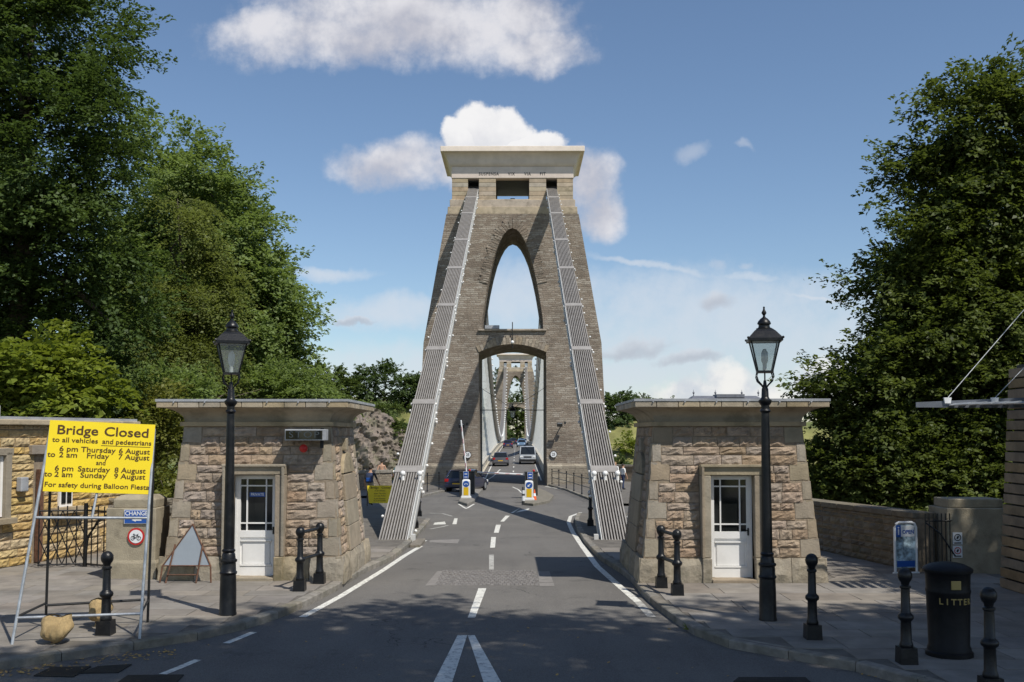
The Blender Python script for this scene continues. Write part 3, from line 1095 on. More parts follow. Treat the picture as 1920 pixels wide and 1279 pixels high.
# fittings on the near tower, seen from the road
b = MB().tube([(0, -half_d(10) - 0.15, 9.3), (0, -half_d(10) - 0.15, 11.3)], 0.035).tube([(0, -half_d(10), 10.9), (0, -half_d(10) - 0.35, 10.9)], 0.03)
rod = part('lightning_rod', b, M['iron_dull'], near_tower)
part('lamp_bulb', MB().ball((0, -half_d(10) - 0.3, 9.75), 0.13), M['bulb'], rod)
part('equipment_box', MB().box((-1.55, -half_d(10.7) - 0.02, 10.92), (1.1, 0.5, 0.26)), M['lead'], near_tower)
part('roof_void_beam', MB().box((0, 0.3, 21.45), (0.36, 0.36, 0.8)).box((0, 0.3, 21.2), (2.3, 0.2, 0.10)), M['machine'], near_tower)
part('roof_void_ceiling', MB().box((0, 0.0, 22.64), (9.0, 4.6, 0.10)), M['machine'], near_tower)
far_tower = copy_tree(near_tower)
for ch in [o for o in COL.objects if o.parent == far_tower]:
    if ch.name.split('.')[0] in ('equipment_box', 'lightning_rod', 'base_course'):
        for g in [o for o in COL.objects if o.parent == ch]:
            bpy.data.objects.remove(g)
        bpy.data.objects.remove(ch)
far_tower.location = (0.0, TY + 214, 0.9)
tag(far_tower, 'distant stone bridge tower at the far end, framed by the near portal', 'tower')

# hanging lantern in the portal with its stays
def lantern_mesh_parts(parent, s, z0):
    """tapering glazed lantern standing on z0 (square in plan, wider at the top)"""
    w0, w1, h = 0.105 * s, 0.205 * s, 0.46 * s
    fr = MB()
    for sx in (-1, 1):
        for sy in (-1, 1):
            fr.tube([(sx * w0, sy * w0, z0), (sx * w1, sy * w1, z0 + h)], 0.013 * s, 6)
    fr.box((0, 0, z0), (2 * w0 + 0.03 * s, 2 * w0 + 0.03 * s, 0.03 * s))
    for k in (-1, 1):
        fr.box((0, k * w1, z0 + h), (2 * w1 + 0.03 * s, 0.025 * s, 0.03 * s))
        fr.box((k * w1, 0, z0 + h), (0.025 * s, 2 * w1 + 0.03 * s, 0.03 * s))
    frame = part('lantern_frame', fr, M['iron'], parent)
    for k, (ax, sg) in enumerate(((1, -1), (1, 1), (0, -1), (0, 1))):
        a0, a1 = w0 * 0.97, w1 * 0.97
        if ax == 1:
            q = [(-a0, sg * w0, z0 + .015 * s), (a0, sg * w0, z0 + .015 * s), (a1, sg * w1, z0 + h - .01 * s), (-a1, sg * w1, z0 + h - .01 * s)]
        else:
            q = [(sg * w0, -a0, z0 + .015 * s), (sg * w0, a0, z0 + .015 * s), (sg * w1, a1, z0 + h - .01 * s), (sg * w1, -a1, z0 + h - .01 * s)]
        part('pane', MB().add(q, [(0, 1, 2, 3)]), M['glass'], frame)
    # roof: hipped, then dome, collar and finial
    hd_ = MB()
    e = w1 + 0.045 * s
    r = []
    for hw, z in ((e, -0.01), (e, 0.03), (e * 0.62, 0.14), (e * 0.46, 0.175)):
        r.append([(-hw, -hw, z0 + h + z * s), (hw, -hw, z0 + h + z * s), (hw, hw, z0 + h + z * s), (-hw, hw, z0 + h + z * s)])
    hd_.loft(r)
    for sx in (-1, 1):
        for sy in (-1, 1):
            hd_.ball((sx * e, sy * e, z0 + h + 0.035 * s), 0.02 * s, 6, 4)
    part('lantern_roof', hd_, M['iron'], parent)
    zt = z0 + h + 0.17 * s
    prof = [(0.115, 0), (0.118, 0.02), (0.09, 0.03), (0.08, 0.06), (0.085, 0.075), (0.10, 0.085), (0.10, 0.10), (0.085, 0.13), (0.055, 0.165), (0.02, 0.19),
            (0.016, 0.215), (0.036, 0.245), (0.036, 0.26), (0.015, 0.30), (0.012, 0.325), (0.017, 0.335), (0.004, 0.35)]
    part('finial', MB().lathe([(r_ * s, z * s) for r_, z in prof], (0, 0, zt), 14), M['iron'], parent, True)


lz = atY(960, 783, TY - 1).z
t = thing('hanging_lantern', 'black lantern hung on wires in the middle of the near tower portal', 'lantern', (0.0, TY - 1, lz))
lantern_mesh_parts(t, 1.15, 0.0)
b = MB()
zt = atY(960, 769, TY - 1).z - lz
for s in (-1, 1):
    b.tube([(0, 0, zt), (s * 2.58, 0, zt)], 0.03, 5)
    b.tube([(0, 0, zt + .1), (s * 2.58, 0, zt + 1.8)], 0.018, 5)
part('stay_wire', b, M['iron_dull'], t)

# ------------------------------------------------------------------ land chains
CX = 3.08
C_TOP = Vector((0, 79.3, 22.35))
C_BOT = Vector((0, 27.3, -0.45))


def land_chain(sgn, label):
    root = thing('suspension_chain', label, 'chain', (sgn * CX, 27.3, -0.3), 0, 'anchor chains rising to the near tower')
    off = Vector((0, 27.3, -0.3))
    d = (C_TOP - C_BOT)
    L = d.length
    d.normalize()
    nrm = Vector((0, -d.z, d.y))
    stops_px = [1022, 885, 758, 657, 575, 505, 452, 402, 372]
    ts = []
    for py in stops_px:
        lo, hi = 0.0, 1.0
        for _ in range(40):
            m_ = (lo + hi) / 2
            p = C_BOT.lerp(C_TOP, m_)
            # row of the photo at which this point of the chain shows
            rel = CROT.transposed() @ (Vector((sgn * CX, p.y, p.z)) - CAM)
            row = 639.5 + SHIFT_PX - rel.y / -rel.z * F_PX
            if row > py:
                lo = m_
            else:
                hi = m_
        ts.append(lo)
    ts[0] = 0.0
    ts.append(1.0)
    W = 0.80
    nb = 10
    for tier in range(3):
        base = nrm * (-0.36 * tier)
        for i in range(len(ts) - 1):
            a, c = C_BOT.lerp(C_TOP, ts[i]) + base - off, C_BOT.lerp(C_TOP, ts[i + 1]) + base - off
            b_ = MB()
            for k in range(nb):
                if tier == 0 or k in (0, nb - 1) or k % 2 == 0:
                    x = -W / 2 + W * (k + 0.5) / nb + (0.02 if k < nb / 2 else -0.02) * 0
                    w = 0.034
                    h = nrm * 0.09
                    b_.hexa([a - h + Vector((x - w / 2, 0, 0)), a - h + Vector((x + w / 2, 0, 0)), c - h + Vector((x + w / 2, 0, 0)), c - h + Vector((x - w / 2, 0, 0)),
                             a + h + Vector((x - w / 2, 0, 0)), a + h + Vector((x + w / 2, 0, 0)), c + h + Vector((x + w / 2, 0, 0)), c + h + Vector((x - w / 2, 0, 0))])
            ln = part('link', b_, M['chain'], root)
            # eye band and pin with white nuts at the joint
            if i > 0:
                bb = MB()
                Mx = Matrix.Rotation(math.atan2(d.z, d.y), 3, 'X')
                ex = math.atan2(d.z, d.y)
                bb.box(a + nrm * 0.01, (W + 0.04, 0.46, 0.21), rx=ex)
                pn = part('eye_band', bb, M['chain'], root)
                for s in (-1, 1):
                    bb = MB().tube([a + Vector((s * (W / 2 + 0.02), 0, 0)), a + Vector((s * (W / 2 + 0.08), 0, 0))], 0.055, 8)
                    part('pin_nut', bb, M['white'], pn, True)
        # pale painted flank plates that face the road
        if tier < 2:
            for i in range(len(ts) - 1):
                a, c = C_BOT.lerp(C_TOP, ts[i]) + base - off, C_BOT.lerp(C_TOP, ts[i + 1]) + base - off
                x = -sgn * (W / 2 + 0.012)
                h = nrm * 0.10
                part('edge_plate', MB().hexa([p_ + q_ + Vector((x + e_, 0, 0)) for q_ in (-h, h) for p_, e_ in ((a, -.012), (a, .012), (c, .012), (c, -.012))]), M['chain_pale'], root)
    # little white lamps clipped along both edges
    bulb = MB().ball((0, 0, 0), 0.047, 8, 6).mesh('festoon_lamp', M['bulb'], True)
    n = 26
    for k in range(n):
        t_ = 0.04 + 0.93 * k / n
        p = C_BOT.lerp(C_TOP, t_) - off
        for s in (-1, 1):
            if (k % 2 == 0) == (s == sgn) or s == 1:
                q = p + Vector((s * (W / 2 + 0.07), 0, 0)) + nrm * (random.uniform(-0.55, 0.1) if s != sgn else random.uniform(-0.1, 0.1))
                put('festoon_lamp', bulb, root, q)
    # flood lamps on the third band
    p = C_BOT.lerp(C_TOP, ts[1] - 0.012) - off + nrm * 0.18
    for x in ((-0.1, 0.42) if sgn < 0 else (-0.36, -0.02, 0.36)):
        part('flood_lamp', MB().ball(p + Vector((x, 0, 0.09)), 0.085, 10, 7).tube([p + Vector((x, 0, -0.12)), p + Vector((x, 0, 0.05))], 0.05, 8), M['bulb'], root, True)
    # stone and iron shoe where the chain enters the ground
    part('anchor_slot', MB().box((0, 0.35, -0.02), (1.15, 1.5, 0.16)), M['machine'], root)
    for s in (-1, 1):
        part('slot_stone', MB().box((s * 0.72, 0.35, -0.0), (0.28, 1.6, 0.34)), M['kerb'], root, bevel=0.02)
    part('shoe_block', MB().box((-sgn * 0.56, 0.7, 0.16), (0.12, 0.22, 0.34)), M['chain_pale'], root)
    return root


land_chain(-1, 'bundle of flat steel bars rising from the left pavement to the tower top')
land_chain(1, 'bundle of flat steel bars rising from the right pavement to the tower top')

# ------------------------------------------------------------------ main span: deck, girders, chains and hangers
Y0, Y1 = TY, TY + 214


def chain_z(y):
    u = (y - (Y0 + Y1) / 2) / 107.0
    return 1.9 + (20.6 + 0.45 * u) * u * u


deck = MB()
yy = [84.3 + i * 4.0 for i in range(53)] + [300]
for y in yy:
    z = zr(y)
    deck.v += [(-2.75, y, z), (2.75, y, z), (2.75, y, z - 0.4), (-2.75, y, z - 0.4)]
for i in range(len(yy) - 1):
    a, c = 4 * i, 4 * i + 4
    deck.f += [(a, a + 1, c + 1, c), (a + 1, a + 2, c + 2, c + 1), (a + 2, a + 3, c + 3, c + 2), (a + 3, a, c, c + 3)]
dk = tag(part('bridge_road', deck, M['asphalt']), kind='structure')
mb = MB()
for i in range(24):
    y = 96 + i * 8.2
    mb.add([(-0.06, y, zr(y) + 0.006), (0.06, y, zr(y) + 0.006), (0.06, y + 2.4, zr(y + 2.4) + 0.006), (-0.06, y + 2.4, zr(y + 2.4) + 0.006)], [(0, 1, 2, 3)])
for s in (-1, 1):
    for i in range(52):
        y, y2 = yy[i], yy[i + 1]
        mb.add([(s * 2.30, y, zr(y) + 0.006), (s * 2.42, y, zr(y) + 0.006), (s * 2.42, y2, zr(y2) + 0.006), (s * 2.30, y2, zr(y2) + 0.006)], [(0, 1, 2, 3)])
part('deck_lines', mb, M['paint'], dk)
# approach road beyond the far tower
mb = MB()
mb.add([(-4, 284.2, zr(300) - .004), (4, 284.2, zr(300) - .004), (5, 420, -0.1), (-5, 420, -0.1)], [(0, 1, 2, 3)])
tag(part('far_road', mb, M['asphalt']), kind='structure')

for s in (-1, 1):
    nm = 'left' if s < 0 else 'right'
    g = thing('bridge_girder', f'cream riveted girder along the {nm} side of the bridge roadway', 'girder', (s * 3.0, 85, -1.1), 0, 'girders edging the bridge deck')
    def rel(p):
        return (p[0] - s * 3.0, p[1] - 85, p[2] + 1.1)
    ys_ = [85.6 + i * 4 for i in range(52)]
    for nm_, xo, xi, zo, zi, m_ in (('web', 3.08, 2.92, -0.5, 0.78, 'cream'), ('flange', 3.2, 2.78, 0.78, 0.88, 'cream'), ('foot_flange', 3.2, 2.762, 0.02, 0.10, 'cream')):
        b_ = MB()
        b_.loft([[rel((s * xo, y, zr(y) + zo)), rel((s * xi, y, zr(y) + zo)), rel((s * xi, y, zr(y) + zi)), rel((s * xo, y, zr(y) + zi))] for y in ys_])
        part(nm_, b_, M[m_], g)
    b_ = MB()
    b_.loft([[rel((s * 4.9, y, zr(y) - 0.3)), rel((s * 3.1, y, zr(y) - 0.3)), rel((s * 3.1, y, zr(y) + 0.12)), rel((s * 4.9, y, zr(y) + 0.12))] for y in ys_])
    part('footway', b_, M['cream'], g)
    # outer lattice parapet: posts, rails
    pr = MB()
    for z_ in (0.2, 0.75, 1.45):
        pr.loft([[rel((s * 4.86, y, zr(y) + z_)), rel((s * 4.78, y, zr(y) + z_)), rel((s * 4.78, y, zr(y) + z_ + .07)), rel((s * 4.86, y, zr(y) + z_ + .07))] for y in ys_])
    rail = part('parapet_rail', pr, M['rod'], g)
    pm = MB().box((0, 0, 0.5), (0.06, 0.06, 1.0)).mesh('parapet_post', M['rod'])
    for k in range(85):
        y = 86 + k * 2.4
        put('parapet_post', pm, g, rel((s * 4.82, y, zr(y) + 0.1)), (0, 0, 0), (1, 1, 1.4))

    c = thing('suspension_chain', f'main span chain with hanger rods on the {nm} side beyond the portal', 'chain', (s * 3.0, Y0, 0), 0, 'main span chains over the bridge deck')
    stops = list(np.linspace(Y0 - 0.6, Y1 + 0.6, 42))
    for tier in range(3):
        for i in range(len(stops) - 1):
            a, d_ = Vector((0, stops[i] - Y0, chain_z(stops[i]) - tier * 0.45 + 0.5)), Vector((0, stops[i + 1] - Y0, chain_z(stops[i + 1]) - tier * 0.45 + 0.5))
            b_ = MB()
            for x in (-0.34, -0.17, 0, 0.17, 0.34):
                b_.hexa([a + Vector((x - .04, 0, -.09)), a + Vector((x + .04, 0, -.09)), d_ + Vector((x + .04, 0, -.09)), d_ + Vector((x - .04, 0, -.09)),
                         a + Vector((x - .04, 0, .09)), a + Vector((x + .04, 0, .09)), d_ + Vector((x + .04, 0, .09)), d_ + Vector((x - .04, 0, .09))])
            part('link', b_, M['chain'], c)
    rm = MB().lathe([(0.032, 0), (0.032, 1)], seg=6).mesh('hanger_rod', M['rod'])
    bulb = MB().ball((0, 0, 0), 0.17, 6, 5).mesh('festoon_lamp', M['bulb'], True)
    for k in range(1, 82):
        y = Y0 + 5.4 + k * 2.44
        z0_, z1_ = zr(y) + 0.8, chain_z(y) - 0.4
        if y > Y1 - 5 or z1_ - z0_ < 0.2:
            continue
        put('hanger_rod', rm, c, (0, y - Y0, z0_), (0, 0, 0), (1, 1, z1_ - z0_))
    for k in range(34):
        y = (Y0 + Y1) / 2 + 2 + k * 3.05
        put('festoon_lamp', bulb, c, (-s * 0.55, y - Y0, chain_z(y) + 0.4))
        y = (Y0 + Y1) / 2 - 4 - k * 2.2
        if y > Y0 + 18:
            put('festoon_lamp', bulb, c, (-s * 0.5, y - Y0, chain_z(y) + 0.2), (0, 0, 0), (.6, .6, .6))

# ------------------------------------------------------------------ rock-faced stones (shared meshes, 1 x 1 front, depth in metres)
def stone_meshes(n, mname, nx=4, nz=3, out=(0.03, 0.075), edge=0.012):
    res = []
    for k in range(n):
        r_ = random.Random(300 + k + hash(mname) % 7 * 0)
        b_ = MB()
        vs = []
        for j in range(nz + 1):
            for i in range(nx + 1):
                x, z = -0.5 + i / nx, -0.5 + j / nz
                e = i in (0, nx) or j in (0, nz)
                y = -(r_.uniform(0, edge) if e else r_.uniform(*out))
                if not e:
                    x += r_.uniform(-.3, .3) / nx
                    z += r_.uniform(-.3, .3) / nz
                elif i not in (0, nx):
                    z += r_.uniform(-.05, 0.0) if j == nz else r_.uniform(0, .05)
                vs.append((x, y, z))
        w = nx + 1
        fs = [(j * w + i, j * w + i + 1, (j + 1) * w + i + 1, (j + 1) * w + i) for j in range(nz) for i in range(nx)]
        o = len(vs)
        rim = [j for j in range(w)] + [j * w + nx for j in range(1, nz + 1)] + [nz * w + i for i in range(nx - 1, -1, -1)] + [j * w for j in range(nz - 1, 0, -1)]
        for i in rim:
            vs.append((vs[i][0], 0.12, vs[i][2]))
        m_ = len(rim)
        fs += [(rim[i], rim[(i + 1) % m_], o + (i + 1) % m_, o + i) for i in range(m_)]
        b_.add(vs, fs)
        res.append(b_.mesh('stone', M[mname]))
    return res


ST_SAND = stone_meshes(10, 'sand', 6, 4, (0.008, 0.042), 0.016)
ST_QUOIN = stone_meshes(4, 'quoin', 3, 3, (0.006, 0.014), 0.006)
ST_PLINTH = stone_meshes(5, 'plinth', 5, 3, (0.02, 0.055), 0.015)
ST_YELLOW = stone_meshes(7, 'yellow_stone', 7, 4, (0.012, 0.045), 0.016)
ST_GREY = stone_meshes(6, 'grey_stone', 4, 3, (0.02, 0.06), 0.014)


def course_wall(root, face, z0, z1, u0f, u1f, hcs, holes, meshes, wr=(0.22, 0.5), gap=0.014, name='stone'):
    """fill a wall face with courses of stones. face(u, z) -> (Vector, rot) ; u0f/u1f give the ends at height z; holes = [(u0,u1,z0,z1)]"""
    z = z0
    k = 0
    while z < z1 - 0.03:
        h = min(hcs[k % len(hcs)], z1 - z)
        if z1 - z - h < 0.06:
            h = z1 - z
        zc = z + h / 2
        spans = [(u0f(zc), u1f(zc))]
        for a, b_, c, d in holes:
            if z + h > c + 0.02 and z < d - 0.02:
                ns = []
                for s0, s1 in spans:
                    if b_ <= s0 or a >= s1:
                        ns.append((s0, s1))
                    else:
                        if a > s0:
                            ns.append((s0, a))
                        if b_ < s1:
                            ns.append((b_, s1))
                spans = ns
        for s0, s1 in spans:
            L = s1 - s0
            if L < 0.04:
                continue
            n = max(1, round(L / random.uniform(*wr)))
            cuts = [0] + sorted((i + random.uniform(-.22, .22)) / n for i in range(1, n)) + [1]
            for i in range(n):
                a, b_ = s0 + L * cuts[i], s0 + L * cuts[i + 1]
                p, rot = face((a + b_) / 2, zc)
                put(name, random.choice(meshes), root, p, rot, (max(.02, b_ - a - gap), 1, h - gap))
        z += h
        k += 1


# ------------------------------------------------------------------ toll booths
def booth(label, xc, yf, road_side, door_x):
    root = thing('toll_booth', label, 'toll booth', (xc, yf, 0), 0, 'stone toll booths either side of the road')
    HWb, HWt, D0, D1, ZW = 1.72, 1.42, 0.0, 3.35, 2.94
    BAT = 0.30                                  # batter of every face over the wall height

    def hw(z):
        return HWb + (HWt - HWb) * z / ZW

    def yfr(z):
        return BAT * z / ZW

    def ybk(z):
        return D1 - BAT * z / ZW
    b_ = MB()
    b_.loft([[(-hw(z), yfr(z), z), (hw(z), yfr(z), z), (hw(z), ybk(z), z), (-hw(z), ybk(z), z)] for z in (-0.2, 0.0, ZW)])
    # door recess cut as a box
    core = part('wall_core', b_, M['sand_mortar'], root)
    dx = door_x - xc
    cut = put('cutter', MB().box((dx, 0.1, 1.0), (0.82, 0.9, 2.02)).mesh('cutter'), None, (xc, yf, 0))
    md = core.modifiers.new('recess', 'BOOLEAN')
    md.object = cut
    md.operation = 'DIFFERENCE'
    md.solver = 'EXACT'
    bpy.context.view_layer.update()
    me = bpy.data.meshes.new_from_object(core.evaluated_get(bpy.context.evaluated_depsgraph_get()))
    core.modifiers.clear()
    core.data = me
    bpy.data.objects.remove(cut)
    ang = math.atan(BAT / ZW)

    def f_front(u, z):
        return (u, yfr(z) - 0.005, z), (-ang, 0, 0)
    sd = road_side                               # +1: road lies on the +x side

    def f_side(u, z):
        return (sd * (hw(z) + 0.005), u, z), (-ang, 0, sd * math.pi / 2)

    def f_other(u, z):
        return (-sd * (hw(z) + 0.005), u, z), (-ang, 0, -sd * math.pi / 2)
    QH = 0.36
    hcs = [0.18, 0.15, 0.20, 0.16, 0.19, 0.14, 0.21, 0.17]
    ZP = 0.46
    # quoins: long and short alternately, on the front and both flanks
    z, k = ZP, 0
    while z < ZW - 0.01:
        h = min(QH, ZW - z)
        w1, w2 = (0.36, 0.20) if k % 2 == 0 else (0.17, 0.36)
        zc = z + h / 2
        for s in (-1, 1):
            p, r_ = f_front(s * (hw(zc) - w1 / 2), zc)
            put('quoin', random.choice(ST_QUOIN), root, p, r_, (w1 - .01, 1, h - .01))
        for ff in (f_side, f_other):
            for ya, sg in ((yfr(zc), 1), (ybk(zc), -1)):
                p, r_ = ff(ya + sg * w2 / 2, zc)
                put('quoin', random.choice(ST_QUOIN), root, p, r_, (w2 - .01, 1, h - .01))
        z += h
        k += 1

    def q_in(z, side):
        kk = int((z - ZP) / QH)
        return ((0.36 if kk % 2 == 0 else 0.17) if side == 'f' else (0.20 if kk % 2 == 0 else 0.36)) + 0.01
    # walling between the quoins
    dl, dr = dx - 0.60, dx + 0.60
    course_wall(root, f_front, ZP, ZW, lambda z: -hw(z) + q_in(z, 'f'), lambda z: hw(z) - q_in(z, 'f'), hcs, [(dl, dr, 0, 2.20)], ST_SAND)
    ym = D1 / 2
    course_wall(root, f_side, ZP, ZW, lambda z: yfr(z) + q_in(z, 's'), lambda z: ybk(z) - q_in(z, 's'), hcs, [(ym - 0.72, ym + 0.72, 0, 2.45)], ST_SAND)
    course_wall(root, f_other, ZP, ZW, lambda z: yfr(z) + q_in(z, 's'), lambda z: ybk(z) - q_in(z, 's'), hcs, [], ST_SAND, (0.35, 0.6))
    # blind panel on the road side: smooth ashlar slightly proud with a curved top
    pn = [(ym - 0.70, ZP)] + [(ym - 0.70, 2.0)] + [(ym - 0.70 + 1.4 * i / 8, 2.0 + 0.42 * math.sin(math.pi * i / 8) ** 0.6) for i in range(1, 8)] + [(ym + 0.70, 2.0), (ym + 0.70, ZP)]
    zs = [ZP, 0.95, 1.45, 1.98]
    for a, c in zip(zs[:-1], zs[1:]):
        b_ = MB().hexa([(sd * (hw(a) - .1), ym - .7, a), (sd * (hw(a) + .07), ym - .7, a), (sd * (hw(a) + .07), ym + .7, a), (sd * (hw(a) - .1), ym + .7, a),
                        (sd * (hw(c) - .1), ym - .7, c - .008), (sd * (hw(c) + .07), ym - .7, c - .008), (sd * (hw(c) + .07), ym + .7, c - .008), (sd * (hw(c) - .1), ym + .7, c - .008)])
        part('panel_block', b_, M['quoin'], root, bevel=0.012)
    top = pn[1:-1]
    b_ = MB()
    n = len(top)
    b_.loft([[(sd * (hw(z) - .1), y, z) for y, z in top], [(sd * (hw(z) + .07), y, z) for y, z in top]])
    part('panel_head', b_, M['plinth'], root, bevel=0.012)
    part('panel_cap', MB().box((sd * (hw(2.55) + 0.02), ym - 0.15, 2.58), (0.16, 0.22, 0.26)), M['quoin'], root, bevel=0.02)
    # plinth blocks
    for ff, a0, a1, gapr in ((f_front, -HWb - 0.05, HWb + 0.05, (dx - 0.42, dx + 0.42)), (f_side, -0.05, D1 + 0.05, None), (f_other, -0.05, D1 + 0.05, None)):
        spans = [(a0, a1)] if not gapr else [(a0, gapr[0]), (gapr[1], a1)]
        for s0, s1 in spans:
            n = max(1, round((s1 - s0) / 0.8))
            for i in range(n):
                a, c = s0 + (s1 - s0) * i / n, s0 + (s1 - s0) * (i + 1) / n
                p, r_ = ff((a + c) / 2, 0.20)
                v = Vector(p)
                if ff is f_front:
                    v.y -= 0.055
                else:
                    v.x += (0.055 if v.x > 0 else -0.055)
                put('plinth_block', random.choice(ST_PLINTH), root, v, r_, (c - a - .012, 1, 0.52))
    # string course, cove, cornice blocks, lead roof
    def rect(o, z):
        hx, y0, y1 = HWt + o, BAT - o, D1 - BAT + o
        return [(-hx, y0, z), (hx, y0, z), (hx, y1, z), (-hx, y1, z)]
    part('string_course', MB().loft([rect(0.05, ZW), rect(0.07, ZW + .005), rect(0.07, ZW + 0.085), rect(0.03, ZW + .09)]), M['eaves'], root)
    rs = []
    for i in range(8):
        t_ = i / 7
        rs.append(rect(0.0 + 0.40 * (1 - math.cos(t_ * math.pi / 2)), ZW + 0.09 + 0.27 * math.sin(t_ * math.pi / 2)))
    part('cove', MB().loft(rs), M['eaves'], root, True)
    z0, z1, o = ZW + 0.36, ZW + 0.47, 0.42
    hx, y0, y1 = HWt + o, BAT - o, D1 - BAT + o
    part('cornice_core', MB().box((0, (y0 + y1) / 2, (z0 + z1) / 2), (2 * hx - .06, y1 - y0 - .06, z1 - z0 - .004)), M['eaves'], root)
    n = 9
    for i in range(n):
        for yy_ in (y0, y1):
            w = 2 * hx / n
            sg = 1 if yy_ == y0 else -1
            part('cornice_block', MB().box((-hx + w * (i + .5), yy_ + sg * 0.10, (z0 + z1) / 2 + random.uniform(-.003, .003)), (w - .012, 0.20, z1 - z0)), M['eaves'], root, bevel=0.008)
    for i in range(7):
        for s in (-1, 1):
            w = (y1 - y0 - 0.4) / 7
            part('cornice_block', MB().box((s * (hx - 0.10), y0 + 0.2 + w * (i + .5), (z0 + z1) / 2), (0.20, w - .012, z1 - z0)), M['eaves'], root, bevel=0.008)
    e = 0.012
    b_ = MB().loft([[(-hx - e, y0 - e, z1 + .002), (hx + e, y0 - e, z1 + .002), (hx + e, y1 + e, z1 + .002), (-hx - e, y1 + e, z1 + .002)],
                    [(-hx - e, y0 - e, z1 + .05), (hx + e, y0 - e, z1 + .05), (hx + e, y1 + e, z1 + .05), (-hx - e, y1 + e, z1 + .05)],
                    [(-hx + .9, y0 + .9, z1 + .065), (hx - .9, y0 + .9, z1 + .065), (hx - .9, y1 - .9, z1 + .065), (-hx + .9, y1 - .9, z1 + .065)]])
    part('lead_roof', b_, M['lead'], root)
    for k in range(6):
        x = -hx + 0.35 + k * (2 * hx - .7) / 5
        part('lead_clip', MB().box((x, y0 - e - .008, z1 + .0), (0.025, 0.02, 0.05), ry=0.5), M['lead'], root)
    # door surround
    for s in (-1, 1):
        b_ = MB()
        x0, x1 = dx + s * 0.41, dx + s * 0.59
        b_.loft([[(x0, -0.05, ZP), (x1, -0.05, ZP), (x1, 0.5, ZP), (x0, 0.5, ZP)], [(x0, -0.05 + .0, 2.005), (x1, -0.05 + .0, 2.005), (x1, 0.5, 2.005), (x0, 0.5, 2.005)]])
        part('door_jamb', b_, M['quoin'], root, bevel=0.015)
        part('jamb_moulding', MB().box((dx + s * 0.565, -0.07, 1.33), (0.05, 0.05, 1.74)), M['quoin'], root, bevel=0.01)
        part('jamb_base', MB().box((dx + s * 0.50, 0.15, 0.22), (0.18, 0.52, 0.47)), M['plinth'], root, bevel=0.02)
    part('door_lintel', MB().box((dx, 0.22, 2.105), (1.18, 0.54, 0.19)), M['quoin'], root, bevel=0.015)
    part('lintel_moulding', MB().box((dx, -0.07, 2.19), (1.22, 0.06, 0.05)), M['quoin'], root, bevel=0.01)
    part('door_step', MB().box((dx, 0.10, 0.03), (0.82, 0.50, 0.07)), M['quoin'], root, bevel=0.01)
    # door leaf: frame, stiles, panel, glazed upper half with glazing bars
    yd = 0.23
    dr_ = part('door', MB().box((dx, yd + .03, 0.44), (0.76, 0.04, 0.74)), M['white'], root)
    fr = MB()
    for s in (-1, 1):
        fr.box((dx + s * 0.345, yd, 1.03), (0.075, 0.05, 1.92))
        fr.box((dx + s * 0.400, yd + .02, 1.03), (0.03, 0.12, 1.95))
    for z_, h_ in ((1.955, 0.07), (0.865, 0.13), (0.15, 0.18)):
        fr.box((dx, yd, z_), (0.615, 0.05, h_))
    part('door_frame', fr, M['white'], dr_)
    part('door_panel', MB().hexa([(dx - .27, yd - .012, .28), (dx + .27, yd - .012, .28), (dx + .27, yd + .02, .28), (dx - .27, yd + .02, .28),
                                  (dx - .27, yd - .012, .72), (dx + .27, yd - .012, .72), (dx + .27, yd + .02, .72), (dx - .27, yd + .02, .72)]), M['white'], dr_, bevel=0.02)
    part('panel_moulding', MB().box((dx, yd - .02, .735), (0.60, 0.035, 0.03)).box((dx, yd - .02, .265), (0.60, 0.035, 0.03)), M['white'], dr_)
    part('pane', MB().box((dx, yd + .02, 1.425), (0.62, 0.012, 1.0)), M['dark_glass'], dr_)
    gb = MB()
    for s in (-1, 1):
        gb.box((dx + s * 0.185, yd, 1.425), (0.026, 0.03, 0.99))
    for z_ in (1.07, 1.79):
        gb.box((dx, yd, z_), (0.615, 0.028, 0.026))
    part('glazing_bar', gb, M['white'], dr_)
    hs = 1 if xc > 0 else 1
    part('door_handle', MB().box((dx + .335, yd - .035, 0.93), (0.03, 0.015, 0.14)).tube([(dx + .335, yd - .05, .955), (dx + .25, yd - .06, .955)], 0.011, 6), M['iron'], dr_)
    return root, dx, yd


bl, dxl, ydl = booth('stone toll booth left of the road with a PRIVATE door and STOP box', -4.73, 19.42, 1, -4.70)
br, dxr, ydr = booth('stone toll booth right of the road behind the lamp post', 4.41, 19.22, -1, 4.415)
# PRIVATE plate
pl = part('door_plate', MB().box((dxl + 0.01, ydl - 0.0, 1.62), (0.30, 0.012, 0.085)), M['blue'], bl)
pl['label'] = 'blue PRIVATE plate behind the door glass'
text('PRIVATE', 0.075, M['sign_white'], pl, (dxl + 0.01, ydl - 0.008, 1.62), sx=0.92, bold=0.001)
# STOP light box
c = atY(574, 815.5, 19.35) - Vector((-4.73, 19.42, 0))
sb = part('stop_light_box', MB().box((c.x, c.y + .05, c.z), (0.78, 0.28, 0.215)), M['lead'], bl, bevel=0.01)
sb['label'] = 'unlit STOP light box under the cornice'
part('light_face', MB().box((c.x - .02, c.y - .095, c.z), (0.70, 0.012, 0.165)), M['dark_glass'], sb)
M['dim'] = mat('unlit_letters', (0.045, 0.055, 0.065), 0.25, 0.1, 3)
text('STOP', 0.17, M['dim'], sb, (c.x - .02, c.y - .103, c.z), sx=1.25, space=1.25)
c = atY(567, 841, 19.4) - Vector((-4.73, 19.42, 0))
bell = part('alarm_bell', MB().lathe([(0.075, 0), (0.08, 0.02), (0.06, 0.045), (0.02, 0.06), (0.012, 0.062)], seg=18), M['red'], bl, True)
bell.location = (c.x, c.y + 0.12, c.z)
bell.rotation_euler = (math.pi / 2, 0, 0)
